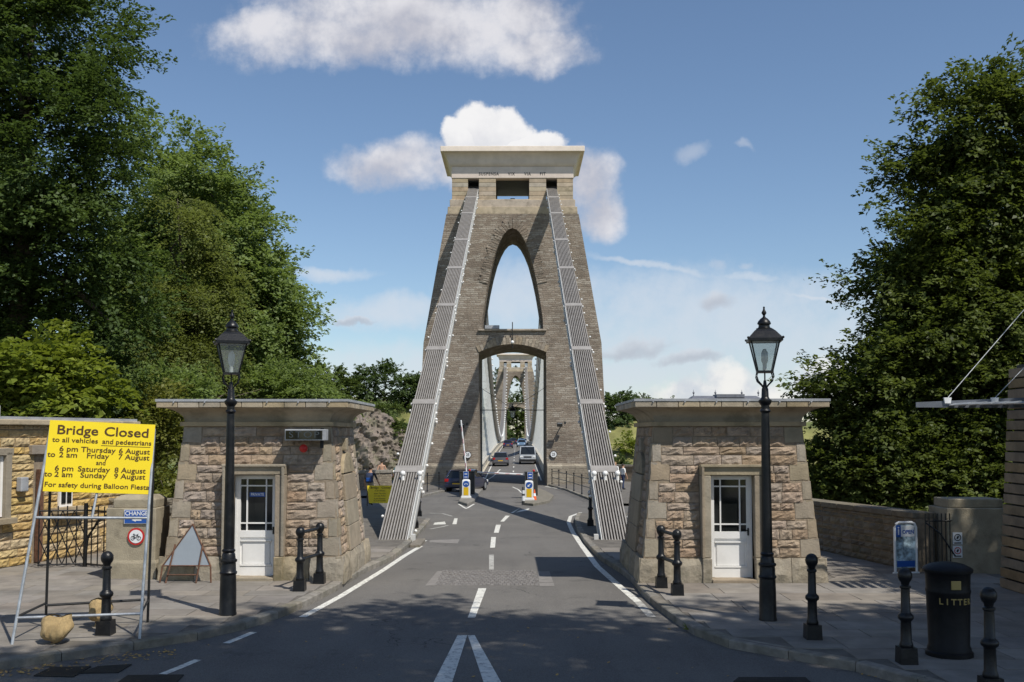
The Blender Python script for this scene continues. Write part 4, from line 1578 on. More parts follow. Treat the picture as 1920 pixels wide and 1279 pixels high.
bell['label'] = 'red alarm bell below the STOP box'
part('drain_pipe', MB().tube([(1.30, 0.16, 2.9), (1.30, 0.12, 2.52)], 0.035, 8), M['iron_dull'], bl)

# ------------------------------------------------------------------ street lamps
def lamp(label, foot, rz):
    root = thing('street_lamp', label, 'street lamp', foot, rz, 'black lantern lamp posts')
    prof = [(0.135, 0), (0.135, 0.03), (0.128, 0.05), (0.125, 0.40), (0.118, 0.62), (0.132, 0.635), (0.135, 0.655), (0.118, 0.675), (0.112, 0.80), (0.132, 0.82), (0.132, 0.845),
            (0.108, 0.86), (0.100, 0.93), (0.085, 0.955), (0.100, 0.975), (0.102, 0.995), (0.080, 1.015), (0.078, 1.5), (0.062, 2.9), (0.058, 3.12)]
    part('post', MB().lathe(prof, seg=24), M['iron'], root, True)
    prof = [(0.058, 3.10), (0.085, 3.14), (0.06, 3.17), (0.062, 3.22), (0.075, 3.235), (0.098, 3.27), (0.098, 3.30), (0.07, 3.32), (0.055, 3.35), (0.05, 3.47), (0.03, 3.52), (0.02, 3.60)]
    part('capital', MB().lathe(prof, seg=16), M['iron'], root, True)
    br_ = MB().tube([(0, 0, 3.47), (0, 0, 3.74)], 0.012, 6)
    for k in range(4):
        a = math.pi / 4 + k * math.pi / 2
        ca, sa = math.cos(a), math.sin(a)
        br_.tube([(ca * r_, sa * r_, z) for r_, z in ((0.03, 3.49), (0.07, 3.53), (0.15, 3.59), (0.175, 3.65), (0.165, 3.70), (0.135, 3.735), (0.10, 3.73))], 0.011, 6)
    part('scroll_bracket', br_, M['iron'], root)
    lantern_mesh_parts(root, 1.02, 3.73)
    part('mantle', MB().lathe([(0.03, 3.75), (0.03, 3.85), (0.05, 3.9), (0.05, 4.02), (0.02, 4.08)], seg=10), M['bulb'], root, True)
    return root


lamp('black lamp post with glazed lantern in front of the left toll booth', ground(427, 1153, 0.125), R(20))
lamp('black lamp post with glazed lantern in front of the right toll booth', ground(1440, 1163, 0.125), R(-9))

# ------------------------------------------------------------------ bollards
BOL = [(0.075, 0.20), (0.082, 0.22), (0.075, 0.25), (0.066, 0.27), (0.062, 0.50), (0.066, 0.515), (0.088, 0.535), (0.094, 0.56), (0.088, 0.585), (0.066, 0.605), (0.056, 0.62),
       (0.052, 0.90), (0.066, 0.915), (0.066, 0.935), (0.045, 0.95), (0.055, 0.985), (0.072, 1.005), (0.083, 1.035), (0.086, 1.065), (0.080, 1.10), (0.058, 1.135), (0.028, 1.152), (0.004, 1.156)]
bol_shaft = MB().lathe(BOL, seg=20).mesh('shaft', M['iron'], True)
bol_foot = MB().box((0, 0, 0.10), (0.21, 0.21, 0.20), taper=0.93).mesh('foot', M['iron'])


def bollard(label, foot, rz=0.0, s=1.0, group='black ball-topped bollards'):
    root = thing('bollard', label, 'bollard', foot, rz, group)
    put('shaft', bol_shaft, root, (0, 0, 0), (0, 0, 0), (s, s, s))
    put('foot', bol_foot, root, (0, 0, 0), (0, 0, 0), (s, s, s))
    return root


bollard('black ball-topped bollard in front of the yellow sign frame', ground(198, 1190, 0.125))
bollard('black bollard beside the right lamp post, nearest the right toll booth', ground(1524, 1198, 0.125))
bollard('black bollard between the right lamp post and the litter bin', ground(1700, 1244, 0.125))
bollard('black bollard in the right corner, in front of the litter bin', atY(1846, 813, 10.95) + Vector((0, 0, -2.795)))
bollard('black bollard with a red and white cap beside the foot of the left chain', ground(779, 990, 0.125), 0, 0.95)
b2 = bollard('black bollard directly behind the red-capped one by the left chain', ground(786, 968, 0.125), 0, 0.95)
b3 = bollard('black bollard on the road side of the right chain foot', ground(1107, 986, 0.125), 0, 1.0)
b4 = bollard('black bollard far behind the right chain, beside the right booth wall', ground(1162, 943, 0.125), 0, 1.0)
b5 = bollard('black bollard half hidden behind the right chain bars', ground(1150, 936, 0.125), 0, 1.0)
cap = ground(779, 990, 0.125)
t = thing('lamp_beacon', 'small white and red beacon on the bollard by the left chain', 'beacon', cap + Vector((0, 0, 1.09)))
part('red_band', MB().lathe([(0.085, 0), (0.095, 0.03), (0.085, 0.16)], seg=12), M['red'], t, True)
part('white_dome', MB().lathe([(0.085, 0.161), (0.10, 0.22), (0.10, 0.36), (0.06, 0.43), (0.01, 0.45)], seg=12), M['bulb'], t, True)


def rail_pair(label, pa, pb):
    root = thing('guard_rail', label, 'guard rail', pa, 0, 'pairs of railed posts at the booth corners')
    d = pb - pa
    for q in (Vector(), d):
        put('post', bol_shaft, root, q, (0, 0, 0), (0.98, 0.98, 0.98))
        put('post_foot', bol_foot, root, q, (0, 0, 0), (0.98, 0.98, 0.98))
    for z in (0.55, 1.03):
        part('rail', MB().tube([Vector((0, 0, z)) - d * 0.0, d + Vector((0, 0, z))], 0.032, 10), M['iron'], root, True)
    return root


rail_pair('two black railed posts at the road corner of the left booth', ground(562, 1108, 0.125), ground(599, 1094, 0.125))
rail_pair('two black railed posts at the road corner of the right booth', ground(1240, 1102, 0.125), ground(1270, 1116, 0.125))

# ------------------------------------------------------------------ yellow closure sign
sgn = thing('closure_sign', 'large yellow Bridge Closed sign on a grey A-frame by the kerb', 'sign', (-5.55, 13.85, 0.005), R(13.5))
LEAN = R(-8)
roll = R(2.6)
fr = Matrix.Rotation(roll, 4, 'Y') @ Matrix.Rotation(LEAN, 4, 'X')


def fp(x, y, z):
    return fr @ Vector((x, y, z))


bw, bz0, bz1 = 1.40, 1.99, 2.985
bd = MB()
bd.hexa([fp(-bw / 2, 0, bz0), fp(bw / 2, 0, bz0), fp(bw / 2, 0.03, bz0), fp(-bw / 2, 0.03, bz0), fp(-bw / 2, 0, bz1), fp(bw / 2, 0, bz1), fp(bw / 2, 0.03, bz1), fp(-bw / 2, 0.03, bz1)])
board = part('board', bd, M['yellow'], sgn)
board.data.materials.append(M['black'])
eul = (Matrix.Rotation(roll, 4, 'Y') @ Matrix.Rotation(LEAN, 4, 'X') @ Matrix.Rotation(math.pi / 2, 4, 'X')).to_euler()


def line(s, x, z, size, align='CENTER', sx=1.0, bold=0.0):
    text(s, size, M['brown_ink'], board, fp(x, -0.004, z), eul, align, sx=sx, bold=bold)


H = bz1 - bz0
rowz = lambda f_: bz1 - H * f_
line('Bridge', -0.325, rowz(0.135), 0.182, sx=1.17, bold=0.0025)
line('Closed', 0.325, rowz(0.135), 0.182, sx=1.17, bold=0.0025)
line('to all vehicles', -0.345, rowz(0.275), 0.095, sx=1.16, bold=0.001)
line('and pedestrians', 0.34, rowz(0.275), 0.095, sx=1.10, bold=0.001)
ul = MB().hexa([fp(x, y, z) for z in (rowz(0.335), rowz(0.328)) for x, y in ((0.0, -0.003), (0.66, -0.003), (0.66, -0.0005), (0.0, -0.0005))])
part('underline', ul, M['brown_ink'], board)
for a, b_, c_, z in (('6 pm', 'Thursday', '6 August', 0.40), ('2 am', 'Friday', '7 August', 0.485), ('6 pm', 'Saturday', '8 August', 0.675), ('2 am', 'Sunday', '9 August', 0.76)):
    o_ = -0.035 if z > 0.6 else 0.0
    line(a, -0.42 + o_, rowz(z), 0.104, sx=1.18, bold=0.0012)
    line(b_, -0.03 + o_, rowz(z), 0.104, sx=1.17, bold=0.0012)
    line(c_, 0.45 + o_, rowz(z), 0.104, sx=1.12, bold=0.0012)
    if a == '2 am':
        line('to', -0.635 + o_ * .45, rowz(z), 0.104, sx=1.12, bold=0.0012)
line('and', 0.02, rowz(0.58), 0.09, bold=0.001)
line('For safety during Balloon Fiesta', 0.0, rowz(0.905), 0.096, sx=1.13, bold=0.001)
sgn_front = []
for s in (-1, 1):
    foot = Vector((s * 0.80 - 0.06, -0.12, 0.0))
    top = fp(s * bw / 2 * 0.98, 0.05, bz1 - 0.05)
    part('front_leg', MB().tube([foot, top], 0.021, 8), M['galv'], sgn, True)
    back = Vector((s * 0.70, 1.12, 0.0))
    part('back_leg', MB().tube([back, top + Vector((0, 0.04, 0))], 0.019, 8), M['iron_dull'], sgn, True)
    part('side_strut', MB().tube([foot.lerp(top, 0.12), back.lerp(top, 0.12)], 0.017, 6), M['iron_dull'], sgn)
f0, f1 = Vector((-0.86, -0.12, 0)), Vector((0.74, -0.12, 0))
t0, t1 = fp(-bw / 2 * .98, 0.05, bz1 - .05), fp(bw / 2 * .98, 0.05, bz1 - .05)
for k in (0.115, 0.562):
    part('cross_bar', MB().tube([f0.lerp(t0, k), f1.lerp(t1, k)], 0.019, 8), M['galv'], sgn, True)
part('back_bar', MB().tube([Vector((-0.67, 0.97, 0.33)), Vector((0.67, 0.97, 0.36))], 0.019, 8), M['iron_dull'], sgn)
part('middle_prop', MB().tube([f0.lerp(t0, .562).lerp(f1.lerp(t1, .562), .5), fp(0.0, 0.04, bz0 + .05)], 0.018, 8), M['galv'], sgn)


def sandbag(label, loc, w, h, rz):
    """hessian bag slung over a bar: folded top, sagging corners, gathered knot hanging at the bottom"""
    root_ = thing('sandbag', label, 'sandbag', loc, rz, 'sandbags weighting the sign frame')
    r_ = random.Random(int(w * 1000))
    nu, nv = 22, 18
    b_ = MB()

    def sheet(sg):
        o = len(b_.v)
        for j in range(nv + 1):
            v = j / nv
            for i in range(nu + 1):
                u = -1 + 2 * i / nu
                ear = -.16 * u ** 4
                zb_ = -h * (.96 + ear + .05 * math.exp(-((u + .15) * 4) ** 2))
                z = .02 + zb_ * v
                hw_ = w * .5 * (.84 + .16 * math.sin(min(1, v * 1.05) * 2.6))
                edge = max(0.0, (1 - abs(u) ** 4) * (1 - v ** 6))
                th = .15 * edge ** .5 * (.45 + .75 * math.sin(min(1, v * 1.15) * math.pi * .62))
                fold = .016 * math.sin((u + .15) * 8 / (1.25 - v)) * v ** 1.5 + .006 * math.sin(u * 17 + v * 5)
                b_.v.append((u * hw_ * (1 - .28 * v ** 4) + .012 * math.sin(v * 9 + u * 3) - .02 * v, sg * (th + fold * edge) - (.0 if sg < 0 else .0), z + .012 * math.sin(u * 5 + w * 9)))
        for j in range(nv):
            for i in range(nu):
                q = o + j * (nu + 1) + i
                b_.f.append((q, q + 1, q + nu + 2, q + nu + 1))
    sheet(-1)
    sheet(1)
    part('sack', b_, M['sack'], root_, True)
    kn = MB().lathe([(.055, .07), (.03, .03), (.026, .01), (.045, -.02), (.06, -.055), (.045, -.07), (.01, -.066)], (-.045, -.05, -h * .93), 14, .8, .7)
    part('gathered_neck', kn, M['sack'], root_, True)
    part('tie', MB().lathe([(.033, .0), (.036, .012), (.033, .024)], (-.045, -.05, -h * .93 + .002), 12, .8, .7), M['rust'], root_)


k = f0.lerp(t0, .115)
sandbag('bulging hessian sandbag on the front bar of the sign frame', (-5.80, 13.63, 0.35), 0.42, 0.36, R(12))
sandbag('hessian sandbag on the rear bar, half hidden behind the bollard', (-5.72, 14.85, 0.37), 0.34, 0.34, R(14))

# ------------------------------------------------------------------ triangular sign turned to the booth wall
p = ground(358, 1088, 0.125)
tri = thing('folded_road_sign', 'grey back of a triangular road sign leaning at the left booth', 'sign', (p.x, p.y - 0.38, p.z))
TL = R(-10)
tb = MB()
A = [(-0.43, 0.32), (0.47, 0.32), (0.08, 1.10)]
Rx = Matrix.Rotation(TL, 3, 'X')
tb.loft([[Rx @ Vector((x, 0, z)) for x, z in A], [Rx @ Vector((x, 0.012, z)) for x, z in A]])
part('plate', tb, M['board_grey'], tri)
e = MB()
for i in range(3):
    a, c_ = A[i], A[(i + 1) % 3]
    e.tube([Rx @ Vector((a[0], -.005, a[1])), Rx @ Vector((c_[0], -.005, c_[1]))], 0.014, 6)
part('rim', e, M['rust'], tri)
for x0, x1 in ((-0.32, -0.22), (0.22, 0.30)):
    part('leg', MB().tube([Vector((x0 * 1.05, -0.05, 0)), Rx @ Vector((x1, -0.015, 0.72))], 0.016, 6), M['rust'], tri)
for x0, x1 in ((-0.47, -0.43), (0.49, 0.47)):
    part('leg', MB().tube([Vector((x0, 0.02, 0)), Rx @ Vector((x1, -0.01, 0.33))], 0.016, 6), M['rust'], tri)
part('brace', MB().tube([Vector((-0.31, -.04, .16)), Vector((0.23, -.04, .16))], 0.014, 6), M['rust'], tri)

# ------------------------------------------------------------------ left gate pier with signs, gate, yellow building
pr = thing('gate_pier', 'stone gate pier beside the left booth carrying the CHANGE sign', 'gate pier', (-7.10, 19.9, 0))
b_ = MB().loft([[(-.50 - o, -.30 - o * .5, z), (.46 + o, -.30 - o * .5, z), (.46 + o, .5, z), (-.50 - o, .5, z)] for o, z in ((0.03, -.2), (0.03, 0.30), (0.0, 0.36), (0.0, 1.36))])
part('shaft', b_, M['concrete'], pr, bevel=0.015)
part('cap', MB().loft([[(-.40, -.22, 1.36), (.42, -.22, 1.36), (.42, .45, 1.36), (-.40, .45, 1.36)], [(-.40, -.22, 1.52), (.42, -.22, 1.52), (.42, .45, 1.52), (-.40, .45, 1.52)],
                       [(-.3, -.1, 1.60), (.32, -.1, 1.60), (.32, .35, 1.60), (-.3, .35, 1.60)]]), M['concrete'], pr, bevel=0.015)
c = atY(256, 969, 19.57)
cs = thing('change_sign', 'blue CHANGE sign with a white arrow on the gate pier', 'sign', (c.x, 19.565, c.z))
part('plate', MB().box((0, .01, 0), (0.48, 0.016, 0.27)), M['sign_white'], cs)
part('blue_field', MB().box((0, 0.0, 0), (0.455, 0.008, 0.245)), M['blue'], cs)
text('CHANGE', 0.115, M['sign_white'], cs, (0, -0.006, 0.062), sx=0.93, bold=0.002)
part('arrow', MB().add([(-.09, -.006, -.06), (-.01, -.006, -.028), (-.01, -.006, -.045), (.10, -.006, -.045), (.10, -.006, -.075), (-.01, -.006, -.075), (-.01, -.006, -.095)],
                       [(0, 6, 5, 4, 3, 2, 1)]), M['sign_white'], cs)
c = atY(255, 1006, 19.57)
nc = thing('cycling_sign', 'round red-rimmed sign with a bicycle on the gate pier', 'sign', (c.x, 19.565, c.z))


def disc(r_, y, m, parent, name):
    b_ = MB().add([(r_ * math.cos(2 * math.pi * k / 32), y, r_ * math.sin(2 * math.pi * k / 32)) for k in range(32)] +
                  [(r_ * math.cos(2 * math.pi * k / 32), y + .006, r_ * math.sin(2 * math.pi * k / 32)) for k in range(32)],
                  [tuple(range(32)), tuple(range(32, 64))[::-1]] + [(k, (k + 1) % 32, 32 + (k + 1) % 32, 32 + k) for k in range(32)])
    return part(name, b_, M[m], parent)


disc(0.165, 0.004, 'red', nc, 'rim')
disc(0.128, -0.003, 'sign_white', nc, 'face')
bk = MB()
for x in (-0.058, 0.058):
    bk.tube([(x + .036 * math.cos(a), -.006, -.03 + .036 * math.sin(a)) for a in np.linspace(0, 6.283, 15)], 0.0055, 4)
for pts in ([(-.058, -.03), (-.035, .03), (.03, .03), (.0, -.03), (-.04, .02)], [(.058, -.03), (.03, .045), (.05, .05)], [(.03, .03), (.0, -.03)], [(-.058, -.03), (0, -.03)], [(-.035, .03), (-.04, .045)], [(-.055, .047), (-.022, .047)]):
    bk.tube([(x, -.006, z) for x, z in pts], 0.0055, 4)
part('bicycle_symbol', bk, M['black'], nc)

# iron gate standing half open behind the sign
g = thing('iron_gate', 'black iron pedestrian gates standing open beside the left gate pier', 'gate', (-9.3, 21.3, 0))
gz = 1.18
pA, pM, pB = Vector((-.35, -.1, 0)), Vector((0.52, 0.15, 0)), Vector((1.55, -0.45, 0))
for a, c_, n, nm in ((pA, pM, 5, 'left_leaf'), (pM, pB, 6, 'right_leaf')):
    lf = part('leaf_frame', MB().tube([a + Vector((0, 0, .06)), c_ + Vector((0, 0, .06))], .018, 6).tube([a + Vector((0, 0, gz)), c_ + Vector((0, 0, gz))], .018, 6), M['iron'], g)
    for i in range(n + 1):
        q = a.lerp(c_, i / n)
        part('gate_bar', MB().tube([q + Vector((0, 0, .03)), q + Vector((0, 0, gz + .10))], .013, 6), M['iron'], lf)
lat = MB()
for i in range(4):
    q0, q1 = pA.lerp(pM, i / 4), pA.lerp(pM, (i + 1) / 4)
    lat.tube([q0 + Vector((0, 0, .06)), q1 + Vector((0, 0, .62)), q0 + Vector((0, 0, gz))], .012, 5)
    lat.tube([q1 + Vector((0, 0, .06)), q0 + Vector((0, 0, .62)), q1 + Vector((0, 0, gz))], .012, 5)
part('lattice', lat, M['iron'], g)
part('gate_brace', MB().tube([pM + Vector((0, -.02, .15)), pM + Vector((.05, -.02, .6)), pM + Vector((.3, -.1, .95)), pB + Vector((-.3, .15, 1.16))], .035, 8), M['iron'], g, True)
part('gate_post', MB().tube([pM + Vector((0, 0, -.05)), pM + Vector((0, 0, gz + .15))], .045, 8), M['iron'], g, True)

# yellow stone building on the left
w0 = Vector((-10.95, 18.9, 0))
wd = Vector((0.258, 0.966, 0)).normalized()
wrz = math.atan2(wd.y, wd.x)
yb = thing('stone_cottage', 'yellow stone single-storey building at the left edge of the photo', 'building', w0, wrz)
WL, WH = 6.6, 2.98
part('wall_core', MB().box((WL / 2, 2.0, WH / 2 - .1), (WL, 3.9, WH + .2)), M['sand_mortar'], yb)


def s_of(px):
    """distance along the wall at which a photo column meets it"""
    r_ = ray(px, 900)
    d = (w0.x - CAM.x) * r_.y - (w0.y - CAM.y) * r_.x
    return d / (wd.y * r_.x - wd.x * r_.y)


win = (s_of(-60), s_of(16), 1.05, 2.35)
door_ = (s_of(66), s_of(86), 0.0, 2.35)
win2 = (s_of(112), s_of(136), 1.15, 1.75)
course_wall(yb, lambda u, z: ((u, 0.045, z), (0, 0, 0)), 0.0, WH, lambda z: 0.0, lambda z: WL, [0.19, 0.17, 0.2, 0.16], [win, door_, win2], ST_YELLOW, (0.4, 0.85), 0.018)
part('coping', MB().box((WL / 2, 2.0, WH + .06), (WL + .2, 4.25, .12)), M['eaves'], yb, bevel=.02)
part('roof_slab', MB().box((WL / 2, 2.0, WH + .15), (WL + .1, 4.1, .06)), M['lead'], yb)
part('vent_pipe', MB().tube([(s_of(35), .6, WH + .1), (s_of(35), .6, WH + .42)], .06, 8), M['white'], yb)
wf = part('window', MB().box(((win[0] + win[1]) / 2, 0.10, 1.7), (win[1] - win[0] - .1, .05, 1.2)), M['dark_glass'], yb)
part('window_surround', MB().box((win[1] - .07, 0.0, 1.7), (.16, .16, 1.42)).box(((win[0] + win[1]) / 2, 0, 2.42), (win[1] - win[0] + .1, .16, .15)), M['quoin'], wf, bevel=.01)
part('window_frame', MB().box((win[1] - .19, 0.04, 1.7), (.07, .07, 1.26)), M['white'], wf)
part('window_sill', MB().box(((win[0] + win[1]) / 2, -.04, .98), (win[1] - win[0] + .2, .26, .12)), M['quoin'], wf, bevel=.01)
w2 = part('window', MB().box(((win2[0] + win2[1]) / 2, .02, 1.45), (win2[1] - win2[0], .06, .6)), M['white'], yb)
for i in range(2):
    part('pane', MB().box((win2[0] + (win2[1] - win2[0]) * (.28 + .44 * i), -.014, 1.45), ((win2[1] - win2[0]) * .32, .02, .46)), M['dark_glass'], w2)
part('window_sill', MB().box(((win2[0] + win2[1]) / 2, -.06, 1.08), (win2[1] - win2[0] + .5, .26, .13)), M['eaves'], w2)
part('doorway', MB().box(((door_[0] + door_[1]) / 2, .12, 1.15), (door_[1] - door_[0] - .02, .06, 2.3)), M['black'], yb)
part('door_lintel', MB().box(((door_[0] + door_[1]) / 2, .02, 2.45), (door_[1] - door_[0] + .35, .16, .2)), M['quoin'], yb, bevel=.01)
part('red_post', MB().box((door_[0] + .10, -.04, 1.02), (.10, .12, 2.0)), M['rust'], yb)
part('wall_lamp', MB().box((s_of(38), -.06, 1.72), (.22, .14, .30)), M['lead'], yb, bevel=.02)
# rough boundary wall between the building and the pier
rw = thing('boundary_wall', 'low rough stone wall behind the open iron gates', 'wall', (-9.2, 24.4, 0))
part('core', MB().box((1.0, .25, .55), (3.0, .4, 1.3)), M['sand_mortar'], rw)
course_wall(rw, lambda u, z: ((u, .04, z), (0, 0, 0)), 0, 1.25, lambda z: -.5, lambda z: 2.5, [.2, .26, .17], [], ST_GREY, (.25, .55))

# ------------------------------------------------------------------ right side: boundary wall, pier, gate, signs, bin, kiosk
P_ = [Vector((8.45, 20.7, 0)), Vector((7.8, 24.8, 0)), Vector((7.1, 30.0, 0)), Vector((6.4, 36.0, 0))]
rw = thing('boundary_wall', 'long dark stone boundary wall running behind the right booth', 'wall', P_[0])
for i in range(3):
    a, c_ = P_[i], P_[i + 1]
    d = c_ - a
    L = d.length
    ang = math.atan2(-d.y, -d.x)
    zo = zr(a.y) + .12
    core = MB()
    n_ = Vector((d.y, -d.x, 0)).normalized()      # away from the road
    if n_.x < 0:
        n_ = -n_
    q = [a, c_, c_ + n_ * .4, a + n_ * .4]
    part('wall_core', MB().loft([[(v - P_[0]) + Vector((0, 0, -.6)) for v in q], [(v - P_[0]) + Vector((0, 0, 1.08 + zr(v.y) + .12)) for v in q]]), M['sand_mortar'], rw)
    cp = [a - n_ * .06, c_ - n_ * .06, c_ + n_ * .46, a + n_ * .46]
    nco = int(L / .7)
    for k_ in range(nco):
        t0_, t1_ = (k_ + .01) / nco, (k_ + .99) / nco
        qq = [cp[0].lerp(cp[1], t0_), cp[0].lerp(cp[1], t1_), cp[3].lerp(cp[2], t1_), cp[3].lerp(cp[2], t0_)]
        part('coping_stone', MB().loft([[(v - P_[0]) + Vector((0, 0, 1.082 + zr(v.y) + .12)) for v in qq], [(v - P_[0]) + Vector((0, 0, 1.20 + zr(v.y) + .12)) for v in qq]]), M['grey_stone'], rw, bevel=.015)
    if i < 2:
        def face(u, z, a=a, d=d.normalized(), ang=ang, zo=zo, L=L):
            v = a + d * u
            return (v - P_[0]) + Vector((0, 0, z + zr(v.y) + .12)), (0, 0, ang)
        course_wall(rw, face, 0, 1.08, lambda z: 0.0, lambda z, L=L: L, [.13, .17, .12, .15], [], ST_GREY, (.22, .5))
pr = thing('gate_pier', 'broad stone gate pier in shade behind the litter bin', 'gate pier', (9.62, 20.6, 0))
part('shaft', MB().box((0, 0.3, .62), (1.30, .9, 1.36)), M['concrete'], pr, bevel=.02)
part('cap', MB().box((-.02, 0.3, 1.39), (1.12, .7, .18)), M['concrete'], pr, bevel=.02)
for z, r_, nm in ((0.80, .0, 'upper'), (0.56, 1, 'lower')):
    c = atY(1797, 1010 if nm == 'upper' else 1032, 20.4)
    ns = thing('notice_plate', f'small white {nm} notice with a round symbol on the right pier', 'sign', (c.x, 20.435, c.z + (.0 if nm == 'upper' else -.03)), 0, 'notices on the right gate pier')
    part('plate', MB().box((0, .005, 0), (.19, .01, .24)), M['sign_white'], ns)
    part('ring', MB().tube([(.062 * math.cos(a), -.004, .02 + .062 * math.sin(a)) for a in np.linspace(0, 6.283, 21)], .008, 4), M['red' if nm == 'lower' else 'black'], ns)
    part('symbol', MB().box((0, -.004, .02), (.03, .006, .06), ry=.5).box((0, -.004, -.09), (.14, .004, .02)), M['black'], ns)
g = thing('iron_gate', 'black iron gate folded back against the right boundary wall', 'gate', (8.50, 20.35, 0))
pA, pB = Vector((0, 0, 0)), Vector((0.62, 0.12, 0))
part('leaf_frame', MB().tube([pA + Vector((0, 0, .08)), pB + Vector((0, 0, .08))], .016, 6).tube([pA + Vector((0, 0, 1.05)), pB + Vector((0, 0, 1.05))], .016, 6).tube([pA + Vector((0, -.03, 1.02)), pA.lerp(pB, .5) + Vector((0, -.03, .8)), pB + Vector((0, -.03, .35))], .016, 6), M['iron'], g)
for i in range(8):
    q = pA.lerp(pB, i / 7)
    part('gate_bar', MB().tube([q + Vector((0, 0, .04)), q + Vector((0, 0, 1.20))], .013, 6), M['iron'], g)

p = ground(1699, 1076, 0.125)
ab = thing('information_board', 'white framed pavement board with a blue i and OPEN', 'sign', (p.x, p.y, p.z), R(8))
fr_ = MB()
pts = [(-.23, 0, .03), (-.23, 0, .92), (-.20, 0, .99), (-.14, 0, 1.02), (.14, 0, 1.02), (.20, 0, .99), (.23, 0, .92), (.23, 0, .03)]
fr_.tube(pts, .026, 8).tube([(-.28, 0, .02), (.28, 0, .02)], .022, 6)
part('frame', fr_, M['sign_white'], ab, True)
M['poster'] = mat('poster_print', (0.30, 0.40, 0.46), 0.5, 0.75, 9)
pf = part('poster', MB().box((0, .0, .55), (.42, .012, .86)), M['poster'], ab)
part('heading', MB().box((.045, -.008, .85), (.30, .004, .22)), M['sign_white'], pf)
part('blue_tab', MB().box((-.15, -.0085, .85), (.10, .004, .24)), M['blue'], pf)
part('blue_foot', MB().box((0, -.0085, .20), (.38, .004, .12)), M['blue'], pf)
text('i', 0.24, M['sign_white'], pf, (-.15, -.012, .85), bold=.003)
text('OPEN', 0.105, M['blue'], pf, (.055, -.012, .83), sx=.92, bold=.003)
part('prop', MB().tube([(0, .02, .85), (0, .45, .02)], .018, 6), M['sign_white'], ab)

p = atY(1783, 1220, 12.9)
M['bin_black'] = mat('bin_black', (.006, .006, .007), .5, .4, 7, .2, 40, spec=.25)
bn = thing('litter_bin', 'black cast litter bin with gold LITTER lettering', 'litter bin', (p.x, 12.95, 0.005))
part('body', MB().lathe([(.285, 0), (.285, .05), (.262, .07), (.258, .11), (.245, .13), (.262, .78), (.270, .80), (.270, .82), (.262, .84), (.268, 1.02), (.285, 1.05)], seg=36), M['bin_black'], bn, True)
part('lid', MB().lathe([(.298, 1.05), (.302, 1.08), (.29, 1.10), (.20, 1.145), (.10, 1.165), (.01, 1.17)], seg=36), M['bin_black'], bn, True)
part('plaque', MB().box((-.01, -.268, .91), (.12, .02, .11)), M['gold'], bn, bevel=.006)
for i, ch in enumerate('LITTER'):
    a = R(-90) + R((i - 2.5) * 16.5)
    text(ch, .105, M['gold'], bn, (math.cos(a) * .261, math.sin(a) * .261, .70), (math.pi / 2, 0, a + math.pi / 2), name='letter', ext=.004, bold=.002)

# timber kiosk with slatted wall and steel canopy: its long wall runs towards the camera from the far corner in view
kx, ky = 9.15, 18.6
kk = thing('timber_kiosk', 'slatted timber kiosk with a steel canopy at the right edge', 'kiosk', (kx, ky, 0))
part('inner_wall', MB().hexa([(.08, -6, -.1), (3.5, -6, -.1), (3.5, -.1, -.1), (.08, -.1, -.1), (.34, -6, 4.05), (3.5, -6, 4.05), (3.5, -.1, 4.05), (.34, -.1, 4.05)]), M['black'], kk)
z = 0.02
while z < 4.0:
    x0 = .0 + .27 * z / 4.0
    part('slat', MB().box((x0, -3.0, z + .08), (.04, 6.0, .16)), M['wood'], kk, bevel=.005)
    part('slat', MB().box((x0 + 1.7, 0.0, z + .08), (3.4, .04, .16)), M['wood'], kk, bevel=.005)
    z += .19
can = MB()
CYc = 17.6
zt = atY(1717, 764, CYc).z
xl = atY(1717, 764, CYc).x - kx
yc_ = CYc - ky
can.loft([[(xl, yc_ - .02, zt), (xl, yc_, zt), (xl, yc_, zt + .09), (xl, yc_ - .02, zt + .09)], [(3, yc_ - .02, zt - .02), (3, yc_, zt - .02), (3, yc_, zt + .30), (3, yc_ - .02, zt + .30)]])
cn = part('canopy_beam', can, M['steel'], kk)
for i in range(12):
    x = xl + .62 + i * .19
    part('louvre', MB().box((x, yc_ - .40, zt + .05 + .004 * i), (.14, .8, .012), ry=R(-16)), M['galv'], cn)
for x, e in ((atY(1775, 755, CYc).x - kx, (1.72, 1.95)), (atY(1863, 742, CYc).x - kx, (1.72, 1.75))):
    part('clip', MB().box((x, yc_ - .035, zt + .12), (.10, .03, .10), taper=1.3), M['sign_white'], cn)
    part('tie_rod', MB().tube([(x, yc_ - .04, zt + .16), (x + e[0], yc_ + .3, zt + e[1])], .008, 5), M['galv'], cn)
part('mast', MB().tube([(1.50, -1.0, 4.0), (1.50, -1.0, 6.2)], .06, 8), M['steel'], kk)

